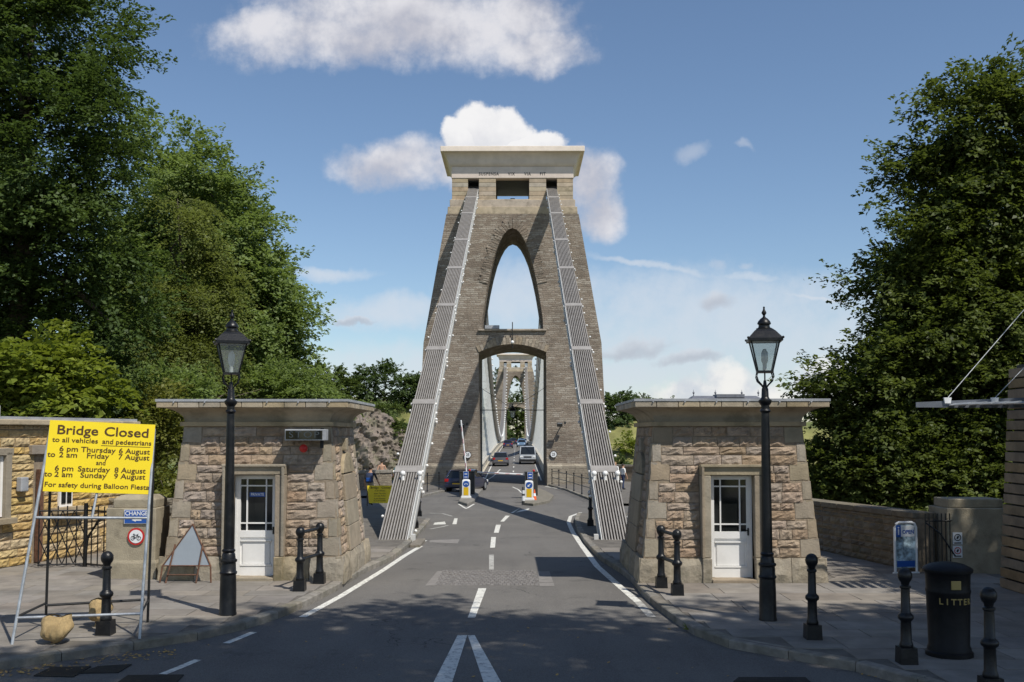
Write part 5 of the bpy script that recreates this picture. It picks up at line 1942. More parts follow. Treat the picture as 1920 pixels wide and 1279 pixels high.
# ------------------------------------------------------------------ traffic islands with barriers and keep-left bollards
def keep_left(label, foot, rz, arrow_ang, s=1.0):
    root = thing('lit_bollard', label, 'traffic bollard', foot, rz, 'white and yellow traffic bollards on the islands')
    w, d, h = .42 * s, .26 * s, 1.0 * s
    sh = []
    for k, z in ((1.25, 0), (1.25, .10), (1.0, .14), (1.0, .78), (.98, .92), (.80, .985), (.45, 1.0)):
        sh.append([(-w / 2 * k, -d / 2 * min(k, 1.1), z * h), (w / 2 * k, -d / 2 * min(k, 1.1), z * h), (w / 2 * k, d / 2 * min(k, 1.1), z * h), (-w / 2 * k, d / 2 * min(k, 1.1), z * h)])
    part('shell', MB().loft(sh), M['sign_white'], root, bevel=.012)
    part('yellow_panel', MB().box((0, -d / 2 - .004, .38 * h), (w * .62, .01, .42 * h)), M['bollard_yellow'], root)
    b_ = MB().add([(w * .40 * math.cos(a), -d / 2 - .006, .765 * h + w * .40 * math.sin(a)) for a in np.linspace(0, 6.283, 25)[:-1]], [tuple(range(24))])
    dsc = part('blue_disc', b_, M['blue'], root)
    ar = MB()
    for ang in arrow_ang:
        ca, sa = math.cos(ang), math.sin(ang)
        pts = [(-.10, -.02), (.02, -.02), (.02, -.07), (.12, 0), (.02, .07), (.02, .02), (-.10, .02)]
        k = .55 if len(arrow_ang) > 1 else .95
        ox = .05 * math.copysign(1, ca) if len(arrow_ang) > 1 else 0
        ar.add([(ox + (x * ca - y * sa) * k, -d / 2 - .011, .765 * h + (x * sa + y * ca) * k) for x, y in pts], [tuple(range(7))])
    part('arrow', ar, M['sign_white'], dsc)
    return root


def barrier(label, foot, w, raised, arm_len, arm_dir):
    root = thing('toll_barrier', label, 'barrier', foot, 0, 'red and white toll barriers')
    part('cabinet', MB().box((0, 0, .66), (w, .55, 1.32)), M['machine'], root, bevel=.02)
    part('cabinet_lid', MB().box((0, 0, 1.34), (w + .05, .6, .05)), M['machine'], root)
    sg = part('fee_sign', MB().box((-.06, -.34, 1.16), (.30, .02, .40)), M['sign_white'], root)
    part('sign_field', MB().box((-.06, -.352, 1.16), (.27, .008, .37)), M['blue'], sg)
    part('sign_bars', MB().box((-.06, -.358, 1.22), (.16, .004, .05)).box((-.06, -.358, 1.05), (.18, .004, .04)), M['sign_white'], sg)
    part('signal_lamp', MB().ball((.14, -.1, 1.42), .07, 10, 6), M['red'], root, True)
    n = 9
    a0 = Vector((arm_dir.x * .25, -.05, 1.20))
    for i in range(n):
        p, q = a0 + arm_dir * (arm_len * i / n), a0 + arm_dir * (arm_len * (i + 1) / n)
        part('arm_section', MB().tube([p, q], .042, 8), M['sign_white'], root, True)
        if i % 2 == 1:
            part('red_stripe', MB().box((p + q) / 2 + Vector((0, -.044, 0)), (.022, .012, (q - p).length * .8) if raised else ((q - p).length * .8, .012, .022), ry=(math.atan2(arm_dir.x, arm_dir.z) if raised else 0)), M['red'], root)
    return root


def island(pts, name):
    P = [ground(x, y, 0) for x, y in pts]
    b_ = MB().loft([[(p.x, p.y, zr(p.y) - .05) for p in P], [(p.x, p.y, zr(p.y) + .11) for p in P], [(p.x * .97 + sum(q.x for q in P) / len(P) * .03, p.y * .97 + sum(q.y for q in P) / len(P) * .03, zr(p.y) + .13) for p in P]])
    return tag(part(name, b_, M['kerb']), kind='structure')


island([(860, 944), (876, 949), (889, 943), (900, 926), (911, 912), (897, 910), (870, 920)], 'traffic_island')
island([(980, 947), (1000, 949), (1030, 943), (1038, 932), (1020, 922), (996, 914), (984, 925)], 'traffic_island')
li = ground(874, 939, 0)
keep_left('white bollard with yellow panel on the left traffic island', li + Vector((0, 0, .12)), 0, (R(215), R(-35)))
ri = ground(992, 943, 0)
keep_left('white bollard with yellow panel on the right traffic island', ri + Vector((0, 0, .12)), 0, (R(225),))
ua = Vector((-.33, 0, 3.0)).normalized()
lb = ground(876, 932, 0)
barrier('raised red and white barrier on the left traffic island', Vector((lb.x, lb.y, zr(lb.y) + .1)), .86, True, 3.1, ua)
rb = ground(996, 934, 0)
barrier('lowered red and white barrier across the bridge entrance', Vector((rb.x, rb.y, zr(rb.y) + .1)), .72, False, 2.75, Vector((-1, 0, .05)).normalized())
t = thing('post', 'short white and black post at the edge of the right traffic island', 'post', ground(981, 944, .11))
part('shaft', MB().lathe([(.07, 0), (.06, .75), (.02, .8)], seg=10), M['machine'], t, True)
part('white_sleeve', MB().lathe([(.075, .12), (.075, .36)], seg=10).lathe([(.072, .46), (.072, .62)], seg=10), M['sign_white'], t)
t = thing('traffic_cone', 'orange traffic cone behind the right island bollard', 'traffic cone', ground(1002, 938, .12))
t.scale = (.78, .78, .78)
part('cone', MB().lathe([(.15, .03), (.03, .70)], seg=14), M['orange'], t, True)
part('white_band', MB().lathe([(.108, .27), (.075, .45)], seg=14), M['sign_white'], t, True)
part('base', MB().box((0, 0, .015), (.36, .36, .03)), M['black'], t)


def railing(label, pts, h=1.05):
    P = [ground(x, y, .125) for x, y in pts]
    root = thing('railing', label, 'railing', P[0], 0, 'black post and rail fences by the tower')
    for p in P:
        q = p - P[0]
        part('post', MB().lathe([(.05, 0), (.05, .08), (.035, .1), (.03, h), (.05, h + .03), (.05, h + .08), (.01, h + .12)], tuple(q), seg=8), M['iron'], root, True)
    for z in (.5, .98):
        for a, c_ in zip(P[:-1], P[1:]):
            part('rail', MB().tube([a - P[0] + Vector((0, 0, z)), c_ - P[0] + Vector((0, 0, z))], .024, 6), M['iron'], root)


railing('black railing in front of the right pier of the near tower', [(1035, 908), (1048, 911), (1062, 916), (1076, 921), (1091, 927), (1118, 937)])
railing('black railing in front of the left pier of the near tower', [(868, 908), (838, 914), (823, 918), (801, 922), (780, 926)])

# speed roundels and flood lights on the tower front
for px, py, lab in ((877, 853, 'left'), (1038, 852, 'right')):
    p = atY(px, py, TY - half_d(1.0) - .12)
    rd = thing('speed_sign', f'round 25 speed sign on the {lab} pier of the near tower', 'sign', p, 0, 'speed signs on the tower piers')
    disc(.27, 0, 'black', rd, 'rim')
    disc(.225, -.008, 'sign_white', rd, 'face')
    text('25', .30, M['black'], rd, (0, -.014, 0), bold=.006, sx=.85)
    part('bracket', MB().tube([(0, .01, 0), (0, .3, 0)], .03, 6), M['iron_dull'], rd)
for px, py, lab in ((1052, 797, 'right'), (868, 799, 'left')):
    p = atY(px, py, TY - half_d(3.3) - .75)
    fl = thing('flood_light', f'dark flood light bracketed on the {lab} pier of the near tower', 'flood light', p, 0, 'flood lights on the tower piers')
    part('arm', MB().tube([(0, .85, -.1), (0, 0, -.05)], .05, 6), M['machine'], fl)
    part('head', MB().box((-.1, -.1, .02), (.42, .3, .26), rx=.3), M['machine'], fl, bevel=.02)
    part('lens', MB().box((-.1, -.255, .06), (.34, .02, .2), rx=.3), M['lead'], fl)
    part('side_lamp', MB().box((.30, .1, .16), (.16, .2, .2)), M['machine'], fl)

# ------------------------------------------------------------------ sandwich board behind the left chain
p = ground(708, 950, .125)
sbd = thing('sandwich_board', 'small yellow Bridge Closed board behind the left chain', 'sign', p, R(4))
bb = MB().hexa([(-.36, -.14, .16), (.60, -.14, .16), (.60, -.12, .16), (-.36, -.12, .16), (-.48, .04, .92), (.68, .04, .92), (.68, .06, .92), (-.48, .06, .92)])
bd = part('board', bb, M['yellow'], sbd)
a_ = math.atan2(.18, .76)
for s_, x, z in (('Bridge', -.14, .83), ('Closed', .36, .83), ('to all vehicles', .1, .70), ('6 pm Thursday', .1, .58), ('to 2 am Friday', .1, .48), ('6 pm Saturday', .1, .36), ('to 2 am Sunday', .1, .27)):
    text(s_, .14 if z > .8 else .085, M['brown_ink'], bd, (x, -.148 + (z - .16) * .2368, z), (math.pi / 2 - a_, 0, 0))
for x in (-.46, .62):
    part('leg', MB().tube([(x, -.2, 0), (x, .05, .92)], .014, 5), M['iron_dull'], sbd)
    part('leg', MB().tube([(x, .35, 0), (x, .06, .92)], .014, 5), M['iron_dull'], sbd)

# low parapet walls at the edge of the platform, left and right of the tower
for lab, a, c_ in (('left', Vector((-14, 62, 0)), Vector((-8.15, 67.5, 0))), ('right', Vector((7.7, 84, 0)), Vector((13.5, 80, 0)))):
    z0 = zr(66 if lab == 'left' else 76) + .1
    w = thing('parapet_wall', f'low stone parapet wall {lab} of the near tower at the gorge edge', 'wall', (a.x, a.y, z0), 0, 'parapet walls at the gorge edge')
    d = c_ - a
    n_ = Vector((d.y, -d.x, 0)).normalized() * .25
    q = [-n_, d - n_, d + n_, n_]
    part('wall_body', MB().loft([[v + Vector((0, 0, -.5)) for v in q], [v + Vector((0, 0, 1.06)) for v in q]]), M['rubble_grey'], w)
    n_ = n_ * 1.3
    for k in range(8):
        qq = [d * ((k + .01) / 8) - n_, d * ((k + .99) / 8) - n_, d * ((k + .99) / 8) + n_, d * ((k + .01) / 8) + n_]
        part('coping_stone', MB().loft([[v + Vector((0, 0, 1.062)) for v in qq], [v + Vector((0, 0, 1.25)) for v in qq]]), M['kerb'], w, bevel=.02)

# ------------------------------------------------------------------ people
SKIN = mat('skin', (0.50, 0.29, 0.19), .55, .06, 8)
CLOTH = {k: mat('cloth_' + k, c, .85, .1, 10) for k, c in dict(white=(.72, .71, .69), khaki=(.36, .31, .24), navy=(.03, .045, .10), dark=(.03, .03, .035), lilac=(.40, .36, .62), teal=(.04, .12, .12), cream=(.55, .50, .42)).items()}
HAIR = mat('hair', (.022, .014, .009), .6, .2, 20)
HAIR2 = mat('fair_hair', (.30, .19, .09), .6, .2, 20)


def person(label, foot, rz, h, top, legs, hair, stride=.18, arms=((.10, -.05), (.10, .05)), shirtless=False, long_legs=False, sleeves=True):
    """standing or walking adult; one skinned body mesh, clothes by zone, hair as a child. local +y is forward"""
    root = thing('person', label, 'person', foot, rz, 'people on the pavements')
    k = h / 1.75
    J = {'pelvis': (0, 0, .95), 'waist': (0, .0, 1.10), 'chest': (0, 0, 1.32), 'neck': (0, .0, 1.47), 'jaw': (0, .02, 1.56), 'head': (0, .02, 1.64), 'crown': (0, .01, 1.715)}
    Rd = {'pelvis': (.16, .115), 'waist': (.135, .10), 'chest': (.165, .115), 'neck': (.06, .06), 'jaw': (.065, .075), 'head': (.078, .095), 'crown': (.055, .065)}
    E = [('pelvis', 'waist'), ('waist', 'chest'), ('chest', 'neck'), ('neck', 'jaw'), ('jaw', 'head'), ('head', 'crown')]
    for s, nm, st, ar in ((-1, 'l', stride, arms[0]), (1, 'r', -stride, arms[1])):
        J.update({nm + 'hip': (s * .095, 0, .88), nm + 'knee': (s * .10, st * .55 + .03, .49), nm + 'ankle': (s * .10, st, .085), nm + 'toe': (s * .115, st + .17, .03),
                  nm + 'sho': (s * .19, 0, 1.42), nm + 'elb': (s * (.22 + ar[0] * .5), ar[1] * .6 - .03, 1.13), nm + 'wri': (s * (.20 + ar[0]), ar[1] + .06, .89), nm + 'hand': (s * (.20 + ar[0]), ar[1] + .09, .79)})
        Rd.update({nm + 'hip': (.095, .10), nm + 'knee': (.058, .06), nm + 'ankle': (.04, .045), nm + 'toe': (.042, .03), nm + 'sho': (.062, .062), nm + 'elb': (.042, .042), nm + 'wri': (.03, .03), nm + 'hand': (.035, .02)})
        E += [('pelvis', nm + 'hip'), (nm + 'hip', nm + 'knee'), (nm + 'knee', nm + 'ankle'), (nm + 'ankle', nm + 'toe'), ('chest', nm + 'sho'), (nm + 'sho', nm + 'elb'), (nm + 'elb', nm + 'wri'), (nm + 'wri', nm + 'hand')]
    names = list(J)
    me = bpy.data.meshes.new('body')
    me.from_pydata([tuple(c * k for c in J[n]) for n in names], [(names.index(a), names.index(b_)) for a, b_ in E], [])
    o = put('body', me, root)
    sk = o.modifiers.new('skin', 'SKIN')
    sk.use_smooth_shade = True
    for i, n in enumerate(names):
        sv = me.skin_vertices[0].data[i]
        sv.radius = tuple(r_ * k for r_ in Rd[n])
        sv.use_root = n == 'pelvis'
    sub = o.modifiers.new('sub', 'SUBSURF')
    sub.levels = sub.render_levels = 2
    bpy.context.view_layer.update()
    m2 = bpy.data.meshes.new_from_object(o.evaluated_get(bpy.context.evaluated_depsgraph_get()))
    o.modifiers.clear()
    o.data = m2
    m2.materials.clear()
    for m_ in (SKIN, CLOTH[top] if top else SKIN, CLOTH[legs], M['black']):
        m2.materials.append(m_)
    for p in m2.polygons:
        x, y, z = p.center.x / k, p.center.y / k, p.center.z / k
        arm = abs(x) > .175 and z < 1.40
        if z < .10:
            i = 3
        elif z < 1.02 and not arm:
            i = 2 if (long_legs or z > .50) else 0
        elif z < 1.47 and (not arm or z > (1.16 if sleeves else 1.36)):
            i = 0 if shirtless else 1
        else:
            i = 0
        p.material_index = i
        p.use_smooth = True
    part('hair', MB().ball((0, -.005 * k, 1.675 * k), .098 * k, 12, 8, (.92, 1, .95)), hair, root, True)
    # face: nose, eyes, mouth, ears
    part('nose', MB().box((0, .108 * k, 1.605 * k), (.022 * k, .03 * k, .045 * k), taper=.5), SKIN, root)
    for s in (-1, 1):
        part('eye', MB().ball((s * .03 * k, .096 * k, 1.63 * k), .011 * k, 8, 5), M['black'], root)
        part('ear', MB().ball((s * .080 * k, .01 * k, 1.61 * k), .022 * k, 8, 5, (.5, 1, 1.2)), SKIN, root)
    part('mouth', MB().box((0, .096 * k, 1.565 * k), (.04 * k, .008 * k, .008 * k)), M['red'], root)
    # five fingers on each hand
    for nm, s in (('l', -1), ('r', 1)):
        hx, hy, hz = (c * k for c in J[nm + 'hand'])
        for f_ in range(4):
            part('finger', MB().tube([(hx, hy - .025 + f_ * .017, hz), (hx + s * .004, hy - .022 + f_ * .017, hz - .045), (hx - s * .008, hy - .018 + f_ * .017, hz - (.075, .085, .08, .065)[f_])], .0085, 5, .006), SKIN, root)
        part('thumb', MB().tube([(hx, hy + .03, hz + .04), (hx - s * .012, hy + .05, hz + .0), (hx - s * .014, hy + .052, hz - .03)], .009, 5, .007), SKIN, root)
    return root


fp_ = ground(694, 947, .125)
person('dark-haired person walking away behind the left chain with a blue backpack', fp_, R(-8), 1.76, 'dark', 'khaki', HAIR, .20, ((.06, .02), (.20, .10)))
bp = thing('backpack', 'blue rucksack on the back of the walker behind the left chain', 'backpack', fp_ + Vector((-.02, -.20, 1.02)), R(-8))
sh = []
for z, w, d in ((0, .13, .07), (.04, .165, .10), (.22, .165, .115), (.38, .15, .10), (.45, .10, .06)):
    sh.append([(w * math.copysign(abs(math.cos(a)) ** .6, math.cos(a)), d * math.copysign(abs(math.sin(a)) ** .6, math.sin(a)), z) for a in np.linspace(0, 6.283, 17)[:-1]])
part('sack', MB().loft(sh), CLOTH['navy'], bp, True)
part('pocket', MB().box((0, -.115, .14), (.22, .05, .17)), M['blue'], bp, bevel=.02)
for s in (-1, 1):
    part('strap', MB().tube([(s * .09, .08, .42), (s * .10, .17, .44), (s * .11, .24, .34)], .016, 6), CLOTH['navy'], bp)
q = ground(716, 925, .125)
person('bare-backed person in white shorts beyond the left parapet wall', Vector((.34 - (969 - 716) / F_PX * 68.5, 68.5, zr(68) + .12)), R(5), 1.86, None, 'white', HAIR, .08, shirtless=True)
person('person in lilac beyond the left parapet wall', Vector((.34 - (969 - 731) / F_PX * 71, 71, zr(70) - .15)), R(60), 1.5, 'lilac', 'navy', HAIR, .05)
person('person in dark green by the left parapet wall, beside the chain', Vector((.34 - (969 - 745) / F_PX * 70, 70, zr(70) + .1)), R(20), 1.66, 'teal', 'dark', HAIR, .05, long_legs=True)
person('fair person in a white top standing right of the tower', Vector((.34 + (1153 - 969) / F_PX * 71, 71, zr(71) + .12)), R(160), 1.72, 'white', 'cream', HAIR2, .06, ((.02, .18), (.02, .18)), long_legs=True)
person('person in pale clothes half hidden by the right booth wall', Vector((.34 + (1167 - 969) / F_PX * 66, 66, zr(66) + .12)), R(-60), 1.68, 'white', 'navy', HAIR, .12, long_legs=True)

# ------------------------------------------------------------------ cars
def car(label, loc, rz, paint, kind='hatch', tail=False):
    suv = kind == 'suv'
    L, Wd, H = (4.5, 1.86, 1.92) if suv else (4.05, 1.72, 1.44)
    root = thing('car', label, 'car', loc, rz, 'cars on the bridge road')      # front along +y
    w = Wd / 2
    zb = 1.08 if suv else .92
    st = [(-L / 2, .86 * w, .42, zb - .22), (-L / 2 + .10, .97 * w, .28, zb - .02), (-L / 2 + .6, w, .22, zb), (.2, w, .20, zb), (L / 2 - 1.15, w, .22, zb - .04), (L / 2 - .45, .97 * w, .24, zb - (.08 if suv else .16)), (L / 2 - .08, .92 * w, .32, zb - (.14 if suv else .26)), (L / 2, .84 * w, .40, zb - (.30 if suv else .38))]
    rings = []
    for y, hw_, z0, z1 in st:
        zm = z0 + (z1 - z0) * .55
        rings.append([(-hw_ * .93, y, z0), (hw_ * .93, y, z0), (hw_, y, z0 + .08), (hw_, y, zm), (hw_ * .965, y, z1 - .05), (hw_ * .90, y, z1), (-hw_ * .90, y, z1), (-hw_ * .965, y, z1 - .05), (-hw_, y, zm), (-hw_, y, z0 + .08)])
    body = part('body', MB().loft(rings), paint, root, True)
    yb0, yb1 = -L / 2 + .10, L / 2 - 1.1
    yt0, yt1 = -L / 2 + (.32 if suv else .55), L / 2 - (1.75 if suv else 2.0)
    a, t_ = w * .90, w * (.80 if suv else .70)
    gl = part('windows', MB().loft([[(-a, yb0, zb - .02), (a, yb0, zb - .02), (a, yb1, zb - .05), (-a, yb1, zb - .05)], [(-t_, yt0, H - .06), (t_, yt0, H - .06), (t_, yt1, H - .06), (-t_, yt1, H - .06)]]), M['dark_glass'], root)
    part('roof', MB().loft([[(-t_ - .03, yt0 - .05, H - .075), (t_ + .03, yt0 - .05, H - .075), (t_ + .03, yt1 + .05, H - .075), (-t_ - .03, yt1 + .05, H - .075)],
                            [(-t_ * .86, yt0 + .12, H), (t_ * .86, yt0 + .12, H), (t_ * .86, yt1 - .12, H), (-t_ * .86, yt1 - .12, H)]]), paint, root, True)
    for s in (-1, 1):
        for (y0, y1) in ((yb0, yt0), (yb1, yt1), ((yb0 + yb1) / 2, (yt0 + yt1) / 2)):
            part('pillar', MB().tube([(s * (a + .005), y0, zb - .03), (s * (t_ + .01), y1, H - .05)], .045, 6), paint, root)
        part('mirror', MB().box((s * (w + .07), yb1 - .28, zb + .04), (.18, .10, .13)), M['black'] if suv else paint, root, bevel=.02)
        part('tail_lamp', MB().box((s * w * .80, -L / 2 + .05, zb - .16), (.26, .12, .20)), M['tail_red'], root, bevel=.02)
        part('headlamp', MB().box((s * w * .74, L / 2 - .06, zb - (.28 if suv else .34)), (.30, .12, .17)), M['bulb'], root, bevel=.02)
        for y in (-L / 2 + .75, L / 2 - .80):
            wh = part('wheel', MB().tube([(s * (w - .19), y, .31), (s * (w + .01), y, .31)], .31, 18), M['tyre'], root, True)
            part('rim', MB().tube([(s * (w - .02), y, .31), (s * (w + .02), y, .31)], .20, 14), M['alloy'], wh)
    part('rear_plate', MB().box((0, -L / 2 - .02, zb - .38), (.52, .03, .12)), M['plate_yellow'], root)
    part('front_plate', MB().box((0, L / 2 + .02, .48), (.52, .03, .11)), M['sign_white'], root)
    part('rear_bumper', MB().box((0, -L / 2 + .06, .42), (Wd * .94, .22, .22)), paint if not suv else M['black'], root, bevel=.05)
    part('front_bumper', MB().box((0, L / 2 - .05, .42), (Wd * .94, .22, .24)), paint if not suv else M['black'], root, bevel=.05)
    part('grille', MB().box((0, L / 2 + .0, zb - (.30 if suv else .36)), (Wd * .46, .06, .14)), M['black'], root)
    return root


def paint_mat(name, col):
    m = mat(name, col, .28, .03, 3, coat=.6)
    return m


PA = {k: paint_mat('car_' + k, c) for k, c in dict(navy=(.012, .018, .05), grey=(.085, .085, .095), silver=(.42, .44, .46), purple=(.03, .025, .075), sky=(.16, .27, .42), white=(.6, .6, .6)).items()}


def at_deck(px, D):
    return Vector((.34 + (px - VPX) / F_PX * D, D, zr(D) + .005))


car('dark blue hatchback turning in beside the left barrier', Vector((.34 - (969.2 - 876) / F_PX * 67.0, 67.0, zr(67.0) + .005)), R(-17), PA['navy'])
car('dark grey hatchback driving away, first beyond the barrier arm', at_deck(939, 108.5), R(0), PA['grey'])
car('silver off-roader coming towards the camera on the bridge', at_deck(989, 113), R(180), PA['silver'], 'suv')
car('purple hatchback driving away, ahead of the grey one', at_deck(952.5, 180), 0, PA['purple'])
car('pale blue car coming towards the camera behind the silver off-roader', at_deck(978, 190), R(180), PA['sky'])
car('white car coming towards the camera at the far end of the bridge', at_deck(982, 232), R(180), PA['white'])
car('small dark car driving away at the far end of the bridge', at_deck(962, 235), 0, PA['navy'])
car('distant blue car coming through the far tower arch', at_deck(977, 268), R(180), PA['sky'])

# ------------------------------------------------------------------ house roof showing over the right booth
p = atY(1367, 744, 150)
hs = thing('house', 'distant house whose slate roof shows above the right booth', 'house', (p.x, 150, 0))
hw_ = 6.1
part('wall', MB().box((0, 4, p.z / 2 - 1.5), (2 * hw_ - .8, 8, p.z - 1.0)), M['quoin'], hs)
rf = part('roof', MB().loft([[(-hw_, -.4, p.z - .9), (hw_, -.4, p.z - .9), (hw_, 8.4, p.z - .9), (-hw_, 8.4, p.z - .9)], [(-hw_ + 1.4, 3, p.z + .25), (hw_ - 1.4, 3, p.z + .25), (hw_ - 1.4, 5, p.z + .25), (-hw_ + 1.4, 5, p.z + .25)]]), M['slate'], hs)
part('lantern_roof', MB().box((.6, 3.2, p.z + .2), (4.2, 3, .5)), M['slate'], rf)
for x in (-1.4, 2.6, -hw_ + 1.4, hw_ - 1.0):
    part('finial', MB().lathe([(.10, 0), (.05, .3), (.16, .45), (.16, .55), (.03, .75), (.02, 1.0)], (x, 3.2, p.z + .2), 8), M['slate'], rf)

# ------------------------------------------------------------------ rock outcrop on the far bank
from mathutils import noise as mnoise
mb = MB()
c0 = atY(705, 880, 292)
n1, n2 = 44, 30
top_z = atY(705, 766, 292).z
for j in range(n2 + 1):
    v = j / n2
    for i in range(n1 + 1):
        u = i / n1
        x = -9.5 + 19 * u
        prof_ = 1 - .55 * max(0, (u - .45) / .55) ** 1.6 - .5 * max(0, (.15 - u) / .15) ** 2
        z = -9 + (top_z + 9 - c0.z * 0) * v * prof_
        y = 9 * (v ** 1.4) + 8 * abs(u - .4) ** 1.5
        q = Vector((x * .35, z * .35, y * .2))
        nn = mnoise.fractal(q, .9, 2.2, 5) * 1.5 + mnoise.fractal(q * 4, .9, 2, 3) * .5
        mb.v.append((x + nn * .5, y - nn * 1.4, z - c0.z + nn * .3))
mb.f = [(j * (n1 + 1) + i, j * (n1 + 1) + i + 1, (j + 1) * (n1 + 1) + i + 1, (j + 1) * (n1 + 1) + i) for j in range(n2) for i in range(n1)]
rk = thing('rock_cliff', 'weathered grey rock cliff on the far bank behind the left booth', 'cliff', (c0.x, 290, c0.z))
part('rock_face', mb, M['rock'], rk)

# ------------------------------------------------------------------ trees
def leaf_mesh(name, C, Nrm, size, mat_, seed=0):
    """many small rhombic leaves: centres C, facing Nrm, sizes size"""
    r_ = np.random.default_rng(seed)
    n = len(C)
    up = r_.normal(size=(n, 3))
    t = np.cross(Nrm, up)
    t /= np.linalg.norm(t, axis=1, keepdims=True) + 1e-9
    b_ = np.cross(Nrm, t)
    s = size[:, None]
    fold = Nrm * s * .18
    V = np.empty((n, 4, 3))
    V[:, 0] = C - t * s * .5
    V[:, 1] = C + b_ * s * .30 + fold
    V[:, 2] = C + t * s * .5
    V[:, 3] = C - b_ * s * .30 + fold
    me = bpy.data.meshes.new(name)
    me.vertices.add(4 * n)
    me.vertices.foreach_set('co', V.astype(np.float32).ravel())
    me.loops.add(4 * n)
    me.loops.foreach_set('vertex_index', np.arange(4 * n, dtype=np.int32))
    me.polygons.add(n)
    me.polygons.foreach_set('loop_start', np.arange(0, 4 * n, 4, dtype=np.int32))
    me.polygons.foreach_set('loop_total', np.full(n, 4, dtype=np.int32))
    me.update(calc_edges=True)
    me.materials.append(mat_)
    return me


def crown(blobs, n_cl, per, leaf, rc, seed, flat=.48, droop=0.0):
    """blobs: (centre, radii). boughs sit in the outer part of every blob, leafy sprays reach out from each bough,
    so the outline is ragged and gaps stay between the layers"""
    r_ = np.random.default_rng(seed)
    area = np.array([b[1][0] * b[1][2] for b in blobs])
    nb = np.maximum(6, (area / area.mean() * 17).astype(int))
    BC, BR, BD = [], [], []
    for (c_, rad_), k in zip(blobs, nb):
        d = r_.normal(size=(k, 3))
        d /= np.linalg.norm(d, axis=1, keepdims=True)
        BC.append(np.array(c_) + d * np.array(rad_) * r_.uniform(.45, .98, (k, 1)))
        BR.append(np.tile(np.array(rad_), (k, 1)) * r_.uniform(.24, .44, (k, 1)))
        BD.append(d)
    BC, BR, BD = np.concatenate(BC), np.concatenate(BR), np.concatenate(BD)
    w = BR[:, 0] * BR[:, 2]
    w = w ** .55
    pick = r_.choice(len(BC), n_cl, p=w / w.sum())
    g = r_.normal(size=(n_cl, 3))
    g = g / np.maximum(1.0, np.linalg.norm(g, axis=1, keepdims=True) / 1.5)
    P = BC[pick] + g * BR[pick] * np.array([.62, .62, .34])
    out = BD[pick]
    d = out * .75 + g * .35 + r_.normal(size=(n_cl, 3)) * .38 + np.array([0, 0, .10])
    d /= np.linalg.norm(d, axis=1, keepdims=True)
    ln = rc * r_.uniform(1.1, 3.4, n_cl)
    side = np.cross(d, np.array([0, 0, 1.0]))
    side /= np.linalg.norm(side, axis=1, keepdims=True) + 1e-6
    upv = np.cross(side, d)
    t = r_.random((n_cl, per)) ** .8
    wd_ = rc * .62 * (1.05 - .6 * t)
    sx = r_.normal(size=(n_cl, per)) * wd_ * .75
    su = r_.normal(size=(n_cl, per)) * wd_ * .34
    L = P[:, None, :] + d[:, None, :] * (ln[:, None] * t)[..., None] + side[:, None, :] * sx[..., None] + upv[:, None, :] * su[..., None]
    L[:, :, 2] -= (.16 * ln[:, None] + droop) * t ** 2
    Nn = upv[:, None, :] * .9 + d[:, None, :] * .35 + np.array([0, 0, .5]) + r_.normal(size=(n_cl, per, 3)) * .5
    Nn /= np.linalg.norm(Nn, axis=2, keepdims=True)
    S = leaf * r_.uniform(.55, 1.3, (n_cl, per))
    return L.reshape(-1, 3), Nn.reshape(-1, 3), S.ravel(), P


def tree(name, label, base, blobs, m, n_cl, per, leaf, rc, seed, trunk_r=.3, group=None, cat='tree', flat=.48, droop=0.0, limbs=14):
    base = Vector(base)
    root = thing(name, label, cat, base, 0, group)
    L, Nn, S, P = crown(blobs, n_cl, per, leaf, rc, seed, flat, droop)
    L = L - np.array(base)
    put('crown', leaf_mesh('crown', L, Nn, S, M[m], seed), root)
    r_ = random.Random(seed)
    cz = float(np.mean([b[0][2] for b in blobs]))
    cx, cy = float(np.mean([b[0][0] for b in blobs])), float(np.mean([b[0][1] for b in blobs]))
    topz = cz + .35 * (max(b[0][2] for b in blobs) - cz)
    trunk = [Vector((0, 0, -.3)), Vector((r_.uniform(-.2, .2), r_.uniform(-.2, .2), (cz - base.z) * .5)), Vector((cx - base.x, cy - base.y, cz - base.z)), Vector((cx - base.x, cy - base.y, topz - base.z))]
    pts = []
    for i in range(3):
        for t in np.linspace(0, 1, 5)[:-1]:
            pts.append(trunk[i].lerp(trunk[i + 1], float(t)) + Vector((r_.gauss(0, trunk_r * .15), r_.gauss(0, trunk_r * .15), 0)))
    pts.append(trunk[3])
    tk = part('trunk', MB().tube(pts, trunk_r, 10, trunk_r * .12), M['bark'], root, True)
    idx = [r_.randrange(len(P)) for _ in range(limbs)]
    for i in idx:
        e = Vector(P[i]) - base
        s = pts[r_.randrange(3, len(pts) - 2)]
        mid = s.lerp(e, .5) + Vector((r_.gauss(0, .3), r_.gauss(0, .3), .12 * (e - s).length))
        part('limb', MB().tube([s, s.lerp(mid, .5) + Vector((0, 0, .1)), mid, mid.lerp(e, .6), e], trunk_r * .36, 6, trunk_r * .06), M['bark'], tk, True)
    return root


def PB(px, py, rx, ry, Y, dk=1.0):
    c = atY(px, py, Y)
    return (tuple(c), (rx / F_PX * Y, min(rx, ry) / F_PX * Y * dk, ry / F_PX * Y))


